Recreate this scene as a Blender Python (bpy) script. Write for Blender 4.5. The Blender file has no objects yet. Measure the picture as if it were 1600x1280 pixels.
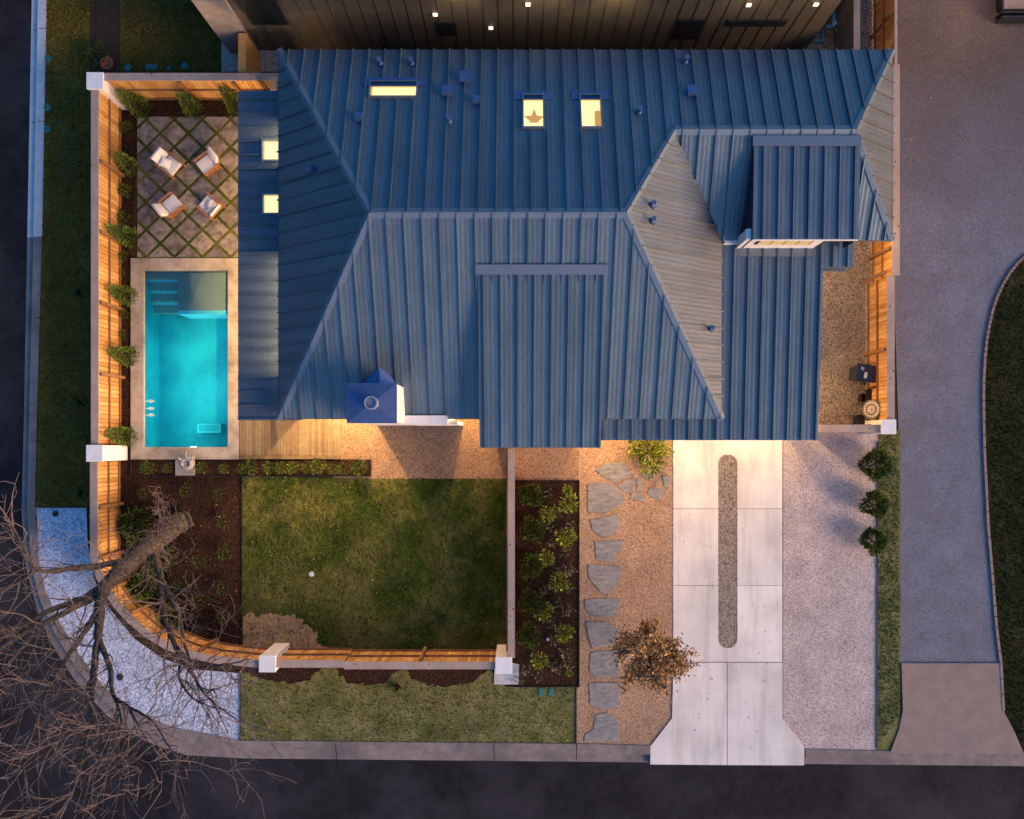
import bpy, math, random
from mathutils import Vector, Matrix
from mathutils.geometry import tessellate_polygon
random.seed(11)
R = random.Random(5)
PI = math.pi
sc = bpy.context.scene
COL = sc.collection

# ------------------------------------------------------------------ camera
CH, F = 32.0, 1376.0            # drone height (m), focal length in photo pixels
NX, NY = 808.0, 690.0           # photo pixel straight below the drone
cam_d = bpy.data.cameras.new("camera"); cam = bpy.data.objects.new("camera", cam_d); COL.objects.link(cam)
cam.location = (0, 0, CH); cam.rotation_euler = (0, 0, 0)
cam_d.sensor_width = 36; cam_d.sensor_fit = 'HORIZONTAL'; cam_d.lens = F / 1600 * 36
cam_d.shift_x = (800 - NX) / 1600; cam_d.shift_y = (NY - 640) / 1600
cam_d.clip_start = .5; cam_d.clip_end = 2000
sc.camera = cam

# ------------------------------------------------------------------ sky, sun, exposure
SUN_EL, SUN_AZ = math.radians(3.0), math.radians(115)
w = bpy.data.worlds.new("World"); sc.world = w; w.use_nodes = True
wn = w.node_tree.nodes; wl = w.node_tree.links
bg = wn["Background"]
sky = wn.new("ShaderNodeTexSky"); sky.sky_type = 'NISHITA'; sky.sun_disc = False
sky.sun_elevation = SUN_EL; sky.sun_rotation = SUN_AZ; sky.altitude = 100; sky.air_density = 1.0; sky.dust_density = 2.0; sky.ozone_density = 3.0
tc = wn.new("ShaderNodeTexCoord"); dp = wn.new("ShaderNodeVectorMath"); dp.operation = 'DOT_PRODUCT'
dp.inputs[1].default_value = (.84, -.54, 0); wl.new(tc.outputs["Generated"], dp.inputs[0])
mr = wn.new("ShaderNodeMapRange"); mr.inputs[1].default_value = -1; wl.new(dp.outputs["Value"], mr.inputs[0])
cr_ = wn.new("ShaderNodeValToRGB"); el = cr_.color_ramp.elements; el.new(.5); el.new(.7)
for e_, (p_, c_) in zip(el, ((.15, (.11, .29, .45)), (.5, (.46, .68, .84)), (.70, (1.10, 1.14, 1.22)), (.95, (1.12, .78, .54)))): e_.position = p_; e_.color = (*c_, 1)
wl.new(mr.outputs[0], cr_.inputs[0])
mm_ = wn.new("ShaderNodeMix"); mm_.data_type = 'RGBA'; mm_.blend_type = 'MULTIPLY'; mm_.inputs[0].default_value = 1
wl.new(sky.outputs[0], mm_.inputs[6]); wl.new(cr_.outputs[0], mm_.inputs[7]); wl.new(mm_.outputs[2], bg.inputs[0]); bg.inputs[1].default_value = 0.14
sd = bpy.data.lights.new("sun", 'SUN'); sd.energy = 0.54; sd.angle = math.radians(26); sd.color = (1, .68, .47)
so = bpy.data.objects.new("sun", sd); COL.objects.link(so)
SE = math.radians(23)   # centre of the broad afterglow
_d = Vector((math.sin(SUN_AZ) * math.cos(SE), math.cos(SUN_AZ) * math.cos(SE), math.sin(SE)))
so.rotation_euler = _d.to_track_quat('Z', 'Y').to_euler()
vs = sc.view_settings; vs.view_transform = 'Standard'; vs.look = 'None'; vs.gamma = 1; vs.exposure = 3.0

WARM = (1.0, .60, .24)
def lamp(x, y, z, p, color=WARM, rad=.06, spot=None, aim=None, blend=.5):
    d = bpy.data.lights.new("lamp", 'SPOT' if spot else 'POINT'); d.energy = p; d.color = color; d.shadow_soft_size = rad
    o = bpy.data.objects.new("lamp", d); COL.objects.link(o); o.location = (x, y, z)
    if spot:
        d.spot_size = math.radians(spot); d.spot_blend = blend
        v = Vector(aim) - Vector((x, y, z)); o.rotation_euler = (-v).to_track_quat('Z', 'Y').to_euler()
    return o

def at(px, py, z=0.0):
    k = (CH - z) / F
    return Vector(((px - NX) * k, (NY - py) * k, z))
def xy(px, py, z=0.0):
    v = at(px, py, z); return (v.x, v.y)

# ------------------------------------------------------------------ materials
def newmat(name):
    m = bpy.data.materials.new(name); m.use_nodes = True
    nt = m.node_tree; b = nt.nodes["Principled BSDF"]
    return m, nt, b
def node(nt, t, **kw):
    n = nt.nodes.new(t)
    for k, v in kw.items():
        try: setattr(n, k, v)
        except Exception: n.inputs[k].default_value = v
    return n
def coords(nt):
    return nt.nodes.new("ShaderNodeTexCoord").outputs["Object"]
def ramp(nt, fac, stops):
    r = nt.nodes.new("ShaderNodeValToRGB"); e = r.color_ramp.elements
    while len(e) < len(stops): e.new(.5)
    for i, (p, c) in enumerate(stops):
        e[i].position = p; e[i].color = (*c, 1)
    nt.links.new(fac, r.inputs[0]); return r.outputs[0]
def noise(nt, co, scale, detail=4, rough=.6, dist=0):
    n = nt.nodes.new("ShaderNodeTexNoise"); n.inputs["Scale"].default_value = scale; n.inputs["Detail"].default_value = detail
    n.inputs["Roughness"].default_value = rough; n.inputs["Distortion"].default_value = dist
    nt.links.new(co, n.inputs["Vector"]); return n.outputs["Fac"]
def mixc(nt, fac, a, b, mode='MIX'):
    n = nt.nodes.new("ShaderNodeMix"); n.data_type = 'RGBA'; n.blend_type = mode
    for s, v in ((n.inputs[0], fac), (n.inputs[6], a), (n.inputs[7], b)):
        if isinstance(v, (int, float)): s.default_value = v
        elif isinstance(v, tuple): s.default_value = (*v, 1)
        else: nt.links.new(v, s)
    return n.outputs[2]
def bump(nt, b, h, strength=.4, dist=.02):
    n = nt.nodes.new("ShaderNodeBump"); n.inputs["Strength"].default_value = strength; n.inputs["Distance"].default_value = dist
    nt.links.new(h, n.inputs["Height"]); nt.links.new(n.outputs[0], b.inputs["Normal"])

def m_noise(name, stops, scale=6, rough=.8, bs=.3, bd=.01, patch=None, metallic=0, detail=6, stretch=None, fine=None):
    """noise coloured surface; patch = (scale, colour, amount) broad wear; fine=(scale, amount)"""
    m, nt, b = newmat(name); co = coords(nt)
    if stretch:
        mp = nt.nodes.new("ShaderNodeMapping"); mp.inputs["Scale"].default_value = stretch
        nt.links.new(co, mp.inputs[0]); co2 = mp.outputs[0]
    else: co2 = co
    f = noise(nt, co2, scale, detail, .65)
    c = ramp(nt, f, stops)
    if fine:
        g = ramp(nt, noise(nt, co2, fine[0], 3, .7), [(.3, (1 - fine[1],) * 3), (.7, (1 + fine[1],) * 3)])
        c = mixc(nt, 1.0, c, g, 'MULTIPLY')
    if patch:
        pf = ramp(nt, noise(nt, co, patch[0], 5, .6), [(.45, (0, 0, 0)), (.68, (patch[2],) * 3)])
        c = mixc(nt, pf, c, patch[1])
    nt.links.new(c, b.inputs["Base Color"]); b.inputs["Roughness"].default_value = rough; b.inputs["Metallic"].default_value = metallic
    if rough >= .75: b.inputs["Specular IOR Level"].default_value = .12
    if bs: bump(nt, b, f, bs, bd)
    return m
def m_gravel(name, cols, cell=.05, rough=.85, bs=.8, bd=.03, patch=None, dark=.35):
    m, nt, b = newmat(name); co = coords(nt)
    v = nt.nodes.new("ShaderNodeTexVoronoi"); v.inputs["Scale"].default_value = 1 / cell; nt.links.new(co, v.inputs["Vector"])
    sep = nt.nodes.new("ShaderNodeSeparateColor"); nt.links.new(v.outputs["Color"], sep.inputs[0])
    c = ramp(nt, sep.outputs[0], [(i / (len(cols) - 1), k) for i, k in enumerate(cols)])
    edge = ramp(nt, v.outputs["Distance"], [(.25, (1, 1, 1)), (.85, (dark, dark * .95, dark * .93))])
    c = mixc(nt, .8, c, edge, 'MULTIPLY')
    big = ramp(nt, noise(nt, co, .9, 5, .6), [(.3, (.82, .82, .82)), (.7, (1.12, 1.12, 1.12))])
    c = mixc(nt, 1.0, c, big, 'MULTIPLY')
    if patch:
        pf = ramp(nt, noise(nt, co, patch[0], 6, .7), [(.5, (0, 0, 0)), (.7, (patch[2],) * 3)])
        c = mixc(nt, pf, c, patch[1])
    nt.links.new(c, b.inputs["Base Color"]); b.inputs["Roughness"].default_value = rough; b.inputs["Specular IOR Level"].default_value = .15
    inv = nt.nodes.new("ShaderNodeMath"); inv.operation = 'SUBTRACT'; inv.inputs[0].default_value = 1; nt.links.new(v.outputs["Distance"], inv.inputs[1])
    bump(nt, b, inv.outputs[0], bs, bd)
    return m
def m_island(name, stops, rough=.75, trans=0, patch=None, stretch=None, spec=.12):
    """colour that changes from one leaf / board / slab to the next"""
    m, nt, b = newmat(name)
    g = nt.nodes.new("ShaderNodeNewGeometry")
    c = ramp(nt, g.outputs["Random Per Island"], stops)
    co = coords(nt)
    if stretch:
        mp = nt.nodes.new("ShaderNodeMapping"); mp.inputs["Scale"].default_value = stretch; nt.links.new(co, mp.inputs[0]); co2 = mp.outputs[0]
    else: co2 = co
    if patch:
        pf = ramp(nt, noise(nt, co2, patch[0], 6, .65), [(.35, (1 - patch[1],) * 3), (.7, (1 + patch[1],) * 3)])
        c = mixc(nt, 1.0, c, pf, 'MULTIPLY')
    nt.links.new(c, b.inputs["Base Color"]); b.inputs["Roughness"].default_value = rough
    b.inputs["Specular IOR Level"].default_value = spec
    return m
def m_plain(name, c, rough=.6, metallic=0, var=.08, scale=5):
    return m_noise(name, [(.3, tuple(x * (1 - var) for x in c)), (.7, tuple(min(1, x * (1 + var)) for x in c))], scale, rough, .08, .004, None, metallic)
def m_emit(name, c, s):
    m, nt, b = newmat(name); b.inputs["Base Color"].default_value = (*c, 1)
    b.inputs["Emission Color"].default_value = (*c, 1); b.inputs["Emission Strength"].default_value = s
    return m
def m_metal(name, c, axis, rough=.42, metallic=.55):
    """roll-formed sheet metal: fine pencil lines run along the panel (axis 'X' or 'Y' = direction the lines repeat in)"""
    m, nt, b = newmat(name); co = coords(nt)
    wv = nt.nodes.new("ShaderNodeTexWave"); wv.bands_direction = axis; wv.inputs["Scale"].default_value = 2.2
    wv.inputs["Distortion"].default_value = .4; wv.inputs["Detail"].default_value = 1; nt.links.new(co, wv.inputs["Vector"])
    n1 = noise(nt, co, 1.1, 6, .6)
    c1 = ramp(nt, n1, [(.3, tuple(x * .92 for x in c)), (.7, tuple(x * 1.08 for x in c))])
    n2 = noise(nt, co, 24, 3, .8)
    c2 = ramp(nt, n2, [(.3, (.74, .74, .74)), (.7, (1.26, 1.26, 1.26))])
    c1 = mixc(nt, 1.0, c1, c2, 'MULTIPLY')
    mp = nt.nodes.new("ShaderNodeMapping"); mp.inputs["Scale"].default_value = (3.2, .28, .28) if axis == 'X' else (.28, 3.2, .28); nt.links.new(co, mp.inputs[0])
    c3 = ramp(nt, noise(nt, mp.outputs[0], 1.0, 6, .7), [(.3, (.78, .79, .8)), (.55, (1, 1, 1)), (.75, (1.2, 1.17, 1.13))])   # rain streaks down the fall
    c1 = mixc(nt, 1.0, c1, c3, 'MULTIPLY')
    nt.links.new(c1, b.inputs["Base Color"]); b.inputs["Metallic"].default_value = metallic
    rr = nt.nodes.new("ShaderNodeMapRange"); rr.inputs[3].default_value = rough - .07; rr.inputs[4].default_value = rough + .1
    nt.links.new(n1, rr.inputs[0]); nt.links.new(rr.outputs[0], b.inputs["Roughness"])
    bump(nt, b, wv.outputs["Fac"], .34 if axis == 'X' else .2, .012)
    return m

M = {}
M['asphalt'] = m_noise('asphalt', [(.3, (.010, .009, .011)), (.7, (.022, .0195, .022))], 3, .85, .3, .01, (.25, (.055, .05, .055), .5), fine=(60, .35))
nt = M['asphalt'].node_tree; bs_ = nt.nodes["Principled BSDF"]; old = bs_.inputs["Base Color"].links[0].from_socket
co_ = coords(nt); vx = nt.nodes.new("ShaderNodeTexVoronoi"); vx.feature = 'DISTANCE_TO_EDGE'; vx.inputs["Scale"].default_value = .28
nz_ = nt.nodes.new("ShaderNodeTexNoise"); nz_.inputs["Scale"].default_value = 1.4; nz_.inputs["Detail"].default_value = 6; nt.links.new(co_, nz_.inputs["Vector"])
av_ = nt.nodes.new("ShaderNodeMix"); av_.data_type = 'VECTOR'; av_.inputs[0].default_value = .12; nt.links.new(co_, av_.inputs[4])
sc_ = nt.nodes.new("ShaderNodeVectorMath"); sc_.operation = 'SCALE'; sc_.inputs[3].default_value = 8; nt.links.new(nz_.outputs["Color"], sc_.inputs[0]); nt.links.new(sc_.outputs[0], av_.inputs[5])
nt.links.new(av_.outputs[1], vx.inputs["Vector"])
ck = ramp(nt, vx.outputs["Distance"], [(.0, (.35, .35, .35)), (.012, (1, 1, 1))])
nt.links.new(mixc(nt, .4, old, ck, 'MULTIPLY'), bs_.inputs["Base Color"])
M['kerb'] = m_noise('kerb', [(.3, (.17, .14, .13)), (.7, (.28, .23, .21))], 2.5, .85, .2, .006, (.5, (.10, .095, .09), .7), fine=(45, .2))
M['new_kerb'] = m_noise('new_kerb', [(.3, (.40, .40, .41)), (.7, (.55, .54, .54))], 4, .85, .2, .006, None, fine=(50, .25))
M['soil'] = m_noise('soil', [(.3, (.03, .018, .01)), (.7, (.07, .045, .028))], 8, .95, .6, .03)
M['white_gravel'] = m_gravel('white_gravel', [(.31, .35, .44), (.50, .56, .68), (.66, .71, .80), (.42, .48, .59)], .07, bs=.5, dark=.6)
M['pale_gravel'] = m_gravel('pale_gravel', [(.32, .25, .22), (.55, .45, .41), (.66, .55, .50), (.5, .41, .38)], .036, bs=.5, dark=.55, patch=(1.3, (.36, .28, .25), .4))
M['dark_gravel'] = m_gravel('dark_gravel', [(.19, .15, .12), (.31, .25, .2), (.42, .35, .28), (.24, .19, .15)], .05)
M['granite'] = m_gravel('granite', [(.32, .19, .11), (.48, .30, .175), (.58, .38, .24), (.4, .25, .145)], .035, bs=.5, bd=.02)
M['path'] = m_gravel('path', [(.23, .135, .08), (.35, .21, .125), (.42, .275, .17), (.29, .18, .105)], .035, bs=.5, bd=.02)
M['mulch'] = m_gravel('mulch', [(.02, .009, .005), (.045, .019, .009), (.085, .038, .019), (.03, .013, .007)], .045, bs=1, bd=.05)
M['lawn'] = m_noise('lawn', [(.32, (.014, .030, .003)), (.5, (.042, .066, .007)), (.7, (.13, .132, .024))], 1.0, .95, .8, .04, (.45, (.26, .19, .06), .6), fine=(30, .4))
M['dry'] = m_noise('dry', [(.3, (.30, .19, .085)), (.7, (.46, .30, .145))], 3, .95, .8, .04, None, fine=(28, .4))
M['verge'] = m_noise('verge', [(.3, (.065, .075, .018)), (.5, (.15, .145, .045)), (.72, (.28, .235, .10))], 1.1, .95, .8, .04, (.5, (.10, .085, .04), .5), fine=(28, .4))
M['dark_verge'] = m_noise('dark_verge', [(.3, (.085, .055, .009)), (.55, (.13, .085, .013)), (.75, (.21, .125, .028))], 1.1, .95, .8, .04, (.4, (.06, .05, .024), .4), fine=(28, .4))
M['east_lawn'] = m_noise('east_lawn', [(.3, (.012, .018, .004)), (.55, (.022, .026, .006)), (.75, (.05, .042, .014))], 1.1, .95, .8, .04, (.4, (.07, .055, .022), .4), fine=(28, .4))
M['drive'] = m_noise('drive', [(.3, (.70, .64, .57)), (.7, (.80, .74, .66))], 1.6, .75, .12, .004, (.8, (.42, .38, .35), .5), fine=(40, .06))
nt = M['drive'].node_tree; bs_ = nt.nodes["Principled BSDF"]; old = bs_.inputs["Base Color"].links[0].from_socket
gi = nt.nodes.new("ShaderNodeNewGeometry"); co_ = coords(nt); mp_ = nt.nodes.new("ShaderNodeMapping"); mp_.inputs["Scale"].default_value = (1.6, .16, 1); nt.links.new(co_, mp_.inputs[0])
c_ = mixc(nt, 1.0, old, ramp(nt, gi.outputs["Random Per Island"], [(0, (.90, .90, .91)), (1, (1.04, 1.03, 1.02))]), 'MULTIPLY')
c_ = mixc(nt, 1.0, c_, ramp(nt, noise(nt, mp_.outputs[0], 1.3, 6, .65), [(.36, (.84, .83, .82)), (.52, (1, 1, 1))]), 'MULTIPLY')   # faint tyre wear along the drive
nt.links.new(c_, bs_.inputs["Base Color"])
M['apron'] = m_noise('apron', [(.3, (.22, .165, .135)), (.7, (.3, .22, .18))], 2, .85, .2, .006, (.7, (.19, .165, .15), .5), fine=(40, .2))
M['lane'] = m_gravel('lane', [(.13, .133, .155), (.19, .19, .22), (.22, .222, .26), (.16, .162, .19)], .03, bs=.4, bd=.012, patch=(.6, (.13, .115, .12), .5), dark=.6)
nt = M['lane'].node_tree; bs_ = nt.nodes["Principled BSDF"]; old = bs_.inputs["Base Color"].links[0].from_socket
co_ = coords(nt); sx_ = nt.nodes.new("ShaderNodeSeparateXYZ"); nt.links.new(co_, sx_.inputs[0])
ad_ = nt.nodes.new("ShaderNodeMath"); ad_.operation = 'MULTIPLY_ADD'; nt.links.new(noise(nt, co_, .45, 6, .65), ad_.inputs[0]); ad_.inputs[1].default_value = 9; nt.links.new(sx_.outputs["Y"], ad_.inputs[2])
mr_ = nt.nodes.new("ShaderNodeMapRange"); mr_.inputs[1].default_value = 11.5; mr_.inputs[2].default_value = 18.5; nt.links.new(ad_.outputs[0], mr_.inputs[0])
nt.links.new(mixc(nt, mr_.outputs[0], old, mixc(nt, 1.0, old, (.50, .42, .36), 'MULTIPLY')), bs_.inputs["Base Color"])   # dimmer light over the upper lane, painted in as a ragged darkening
M['coping'] = m_noise('coping', [(.3, (.36, .30, .24)), (.7, (.47, .40, .32))], 3, .75, .15, .004, (1.0, (.15, .12, .09), .7), fine=(40, .12))
M['paver'] = m_island('paver', [(0, (.14, .12, .115)), (.5, (.22, .185, .165)), (1, (.28, .23, .19))], .8, patch=(3.2, .5))
M['stone'] = m_noise('stone', [(.3, (.15, .145, .14)), (.5, (.22, .21, .20)), (.7, (.32, .29, .26))], 3.5, .75, .5, .02, (1.5, (.34, .30, .25), .4), stretch=(1, 2.6, 1), fine=(30, .15))
M['cap_wood'] = m_noise('cap_wood', [(.3, (.30, .22, .175)), (.7, (.42, .32, .26))], 5, .8, .2, .004, (2.5, (.22, .15, .11), .45), fine=(30, .12))
nt = M['cap_wood'].node_tree; bs_ = nt.nodes["Principled BSDF"]; old = bs_.inputs["Base Color"].links[0].from_socket
kv = nt.nodes.new("ShaderNodeTexVoronoi"); kv.inputs["Scale"].default_value = 2.6; nt.links.new(coords(nt), kv.inputs["Vector"])
nt.links.new(mixc(nt, ramp(nt, kv.outputs["Distance"], [(.07, (.8, .8, .8)), (.12, (0, 0, 0))]), old, (.07, .035, .02)), bs_.inputs["Base Color"])   # knots
M['fence_wood'] = m_island('fence_wood', [(0, (.38, .18, .055)), (.5, (.52, .26, .08)), (1, (.62, .34, .115))], .75, patch=(4, .22), stretch=(3, 3, .5))
M['post_wood'] = m_plain('post_wood', (.22, .11, .05), .8, 0, .25)
M['deck_wood'] = m_island('deck_wood', [(0, (.15, .105, .058)), (.5, (.19, .135, .075)), (1, (.23, .17, .10))], .75, patch=(5, .15))
M['stucco'] = m_noise('stucco', [(.3, (.66, .63, .6)), (.7, (.76, .73, .70))], 4, .9, .25, .006, None, fine=(60, .05))
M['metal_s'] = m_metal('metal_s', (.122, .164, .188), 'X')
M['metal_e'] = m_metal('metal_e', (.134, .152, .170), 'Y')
M['cheek'] = m_plain('cheek', (.035, .04, .055), .9, 0, .1)  # dormer sides; their shadow is painted into this near-black tone
M['cap_metal'] = m_plain('cap_metal', (.165, .20, .23), .42, .55, .06)
M['blue_metal'] = m_plain('blue_metal', (.10, .15, .27), .35, .6, .12)
M['galv'] = m_plain('galv', (.42, .42, .44), .45, .6, .1)
M['dark_metal'] = m_plain('dark_metal', (.02, .02, .025), .45, .3, .15)
M['siding'] = m_noise('siding', [(.3, (.042, .036, .027)), (.7, (.062, .052, .038))], 3, .6, .1, .003, None, fine=(25, .1))
M['leaf_cedar'] = m_island('leaf_cedar', [(0, (0.051, 0.085, 0.014)), (.5, (0.102, 0.145, 0.024)), (1, (0.187, 0.221, 0.051))])
M['leaf_dark'] = m_island('leaf_dark', [(0, (0.023, 0.039, 0.010)), (.5, (0.046, 0.068, 0.016)), (1, (0.078, 0.104, 0.026))])
M['leaf_green'] = m_island('leaf_green', [(0, (0.033, 0.056, 0.009)), (.5, (0.067, 0.100, 0.015)), (1, (0.134, 0.167, 0.033))])
M['leaf_lime'] = m_island('leaf_lime', [(0, (0.120, 0.165, 0.015)), (.5, (0.225, 0.270, 0.030)), (1, (0.360, 0.390, 0.075))])
M['leaf_pale'] = m_island('leaf_pale', [(0, (.12, .13, .07)), (.5, (.2, .2, .12)), (1, (.28, .26, .17))])
M['leaf_brown'] = m_island('leaf_brown', [(0, (.16, .075, .03)), (.35, (.34, .165, .07)), (.65, (.28, .21, .07)), (1, (.55, .32, .16))])
M['grass_blade'] = m_island('grass_blade', [(0, (.022, .038, .004)), (.5, (.05, .075, .008)), (.8, (.11, .115, .02)), (1, (.22, .18, .055))], .9, patch=(.8, .35))
M['grass_dry'] = m_island('grass_dry', [(0, (.07, .075, .018)), (.5, (.16, .145, .045)), (.8, (.24, .20, .08)), (1, (.32, .25, .12))], .9, patch=(.8, .35))
M['grass_dim'] = m_island('grass_dim', [(0, (.065, .054, .007)), (.5, (.12, .094, .012)), (.8, (.19, .135, .024)), (1, (.28, .18, .045))], .9, patch=(.8, .35))
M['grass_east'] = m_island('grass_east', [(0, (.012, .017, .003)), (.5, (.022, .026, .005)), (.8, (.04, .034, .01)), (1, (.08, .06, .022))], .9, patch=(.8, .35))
M['bark'] = m_noise('bark', [(.32, (.03, .024, .02)), (.68, (.15, .118, .092))], 13, .9, 1, .06, None, stretch=(1, 1, .4))
M['twig'] = m_noise('twig', [(.3, (.10, .075, .065)), (.7, (.21, .158, .135))], 4, .85, .3, .01)
M['teak'] = m_plain('teak', (.36, .15, .06), .5, 0, .15)
M['cushion'] = m_plain('cushion', (.68, .65, .62), .9, 0, .05)
M['bin'] = m_plain('bin', (.012, .018, .04), .4, 0, .1)
M['sticker'] = m_plain('sticker', (.5, .55, .52), .5, 0, .1)
M['valve'] = m_plain('valve', (.03, .16, .12), .5, 0, .12)
M['iron'] = m_plain('iron', (.045, .04, .04), .6, .5, .3)
M['fount'] = m_noise('fount', [(.3, (.26, .23, .21)), (.7, (.36, .33, .30))], 8, .8, .3, .01)
M['mosaic'] = m_island('mosaic', [(0, (.4, .32, .28)), (1, (.62, .5, .44))], .6)
M['terracotta'] = m_plain('terracotta', (.35, .09, .04), .7, 0, .15)
M['window_glass'] = m_emit('window_glass', (.5, .38, .16), .05)
M['dark_glass'] = m_plain('dark_glass', (.01, .012, .015), .08, 0, .05)
M['bulb'] = m_emit('bulb', (1, .86, .68), .14)
M['room_light'] = m_emit('room_light', (1, .76, .38), .15)
M['room_wall'] = m_plain('room_wall', (.75, .66, .5), .9, 0, .03)
M['room_tan'] = m_emit('room_tan', (.85, .46, .13), .07)  # room light on the star and cabinet, put in as a faint glow
M['pool_plaster'] = m_noise('pool_plaster', [(.3, (.001, .34, .42)), (.7, (.003, .56, .60))], 1.1, .7, .1, .005, (.7, (.012, .62, .62), .6), fine=(30, .06))
M['pool_ledge'] = m_noise('pool_ledge', [(.3, (.34, .29, .23)), (.7, (.48, .41, .33))], 14, .7, .2, .005, None, fine=(40, .2))
M['pool_step'] = m_noise('pool_step', [(.3, (.16, .30, .28)), (.7, (.24, .40, .37))], 12, .7, .2, .005)
M['pool_nose'] = m_noise('pool_nose', [(.3, (.15, .78, .88)), (.7, (.2, .85, .95))], 6, .6, .05, .002)
M['pool_rim'] = m_plain('pool_rim', (.03, .62, .68), .7, 0, .1)
M['foam'] = m_plain('foam', (.40, .62, .64), .6, 0, .2)
M['bulb_pool'] = m_emit('bulb_pool', (.75, 1, 1), .6)

def m_clear(name, tint, blend=.06, rough=.02, ripple=0):
    m, nt, b = newmat(name); nt.nodes.remove(b)
    out = nt.nodes["Material Output"]
    t = nt.nodes.new("ShaderNodeBsdfTransparent"); t.inputs[0].default_value = (*tint, 1)
    g = nt.nodes.new("ShaderNodeBsdfGlossy"); g.inputs["Roughness"].default_value = rough
    lw = nt.nodes.new("ShaderNodeFresnel"); lw.inputs[0].default_value = 1.33
    mx = nt.nodes.new("ShaderNodeMixShader"); nt.links.new(lw.outputs[0], mx.inputs[0]); nt.links.new(t.outputs[0], mx.inputs[1]); nt.links.new(g.outputs[0], mx.inputs[2])
    if ripple:
        bp = nt.nodes.new("ShaderNodeBump"); bp.inputs["Strength"].default_value = ripple; bp.inputs["Distance"].default_value = .02
        nt.links.new(noise(nt, coords(nt), 5, 3, .5, .5), bp.inputs["Height"])
        nt.links.new(bp.outputs[0], g.inputs["Normal"]); nt.links.new(bp.outputs[0], lw.inputs["Normal"])
    nt.links.new(mx.outputs[0], out.inputs[0]); return m
M['water'] = m_clear('water', (.72, .95, .96), ripple=.25)
M['glass'] = m_clear('glass', (.95, .95, .95))

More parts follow.
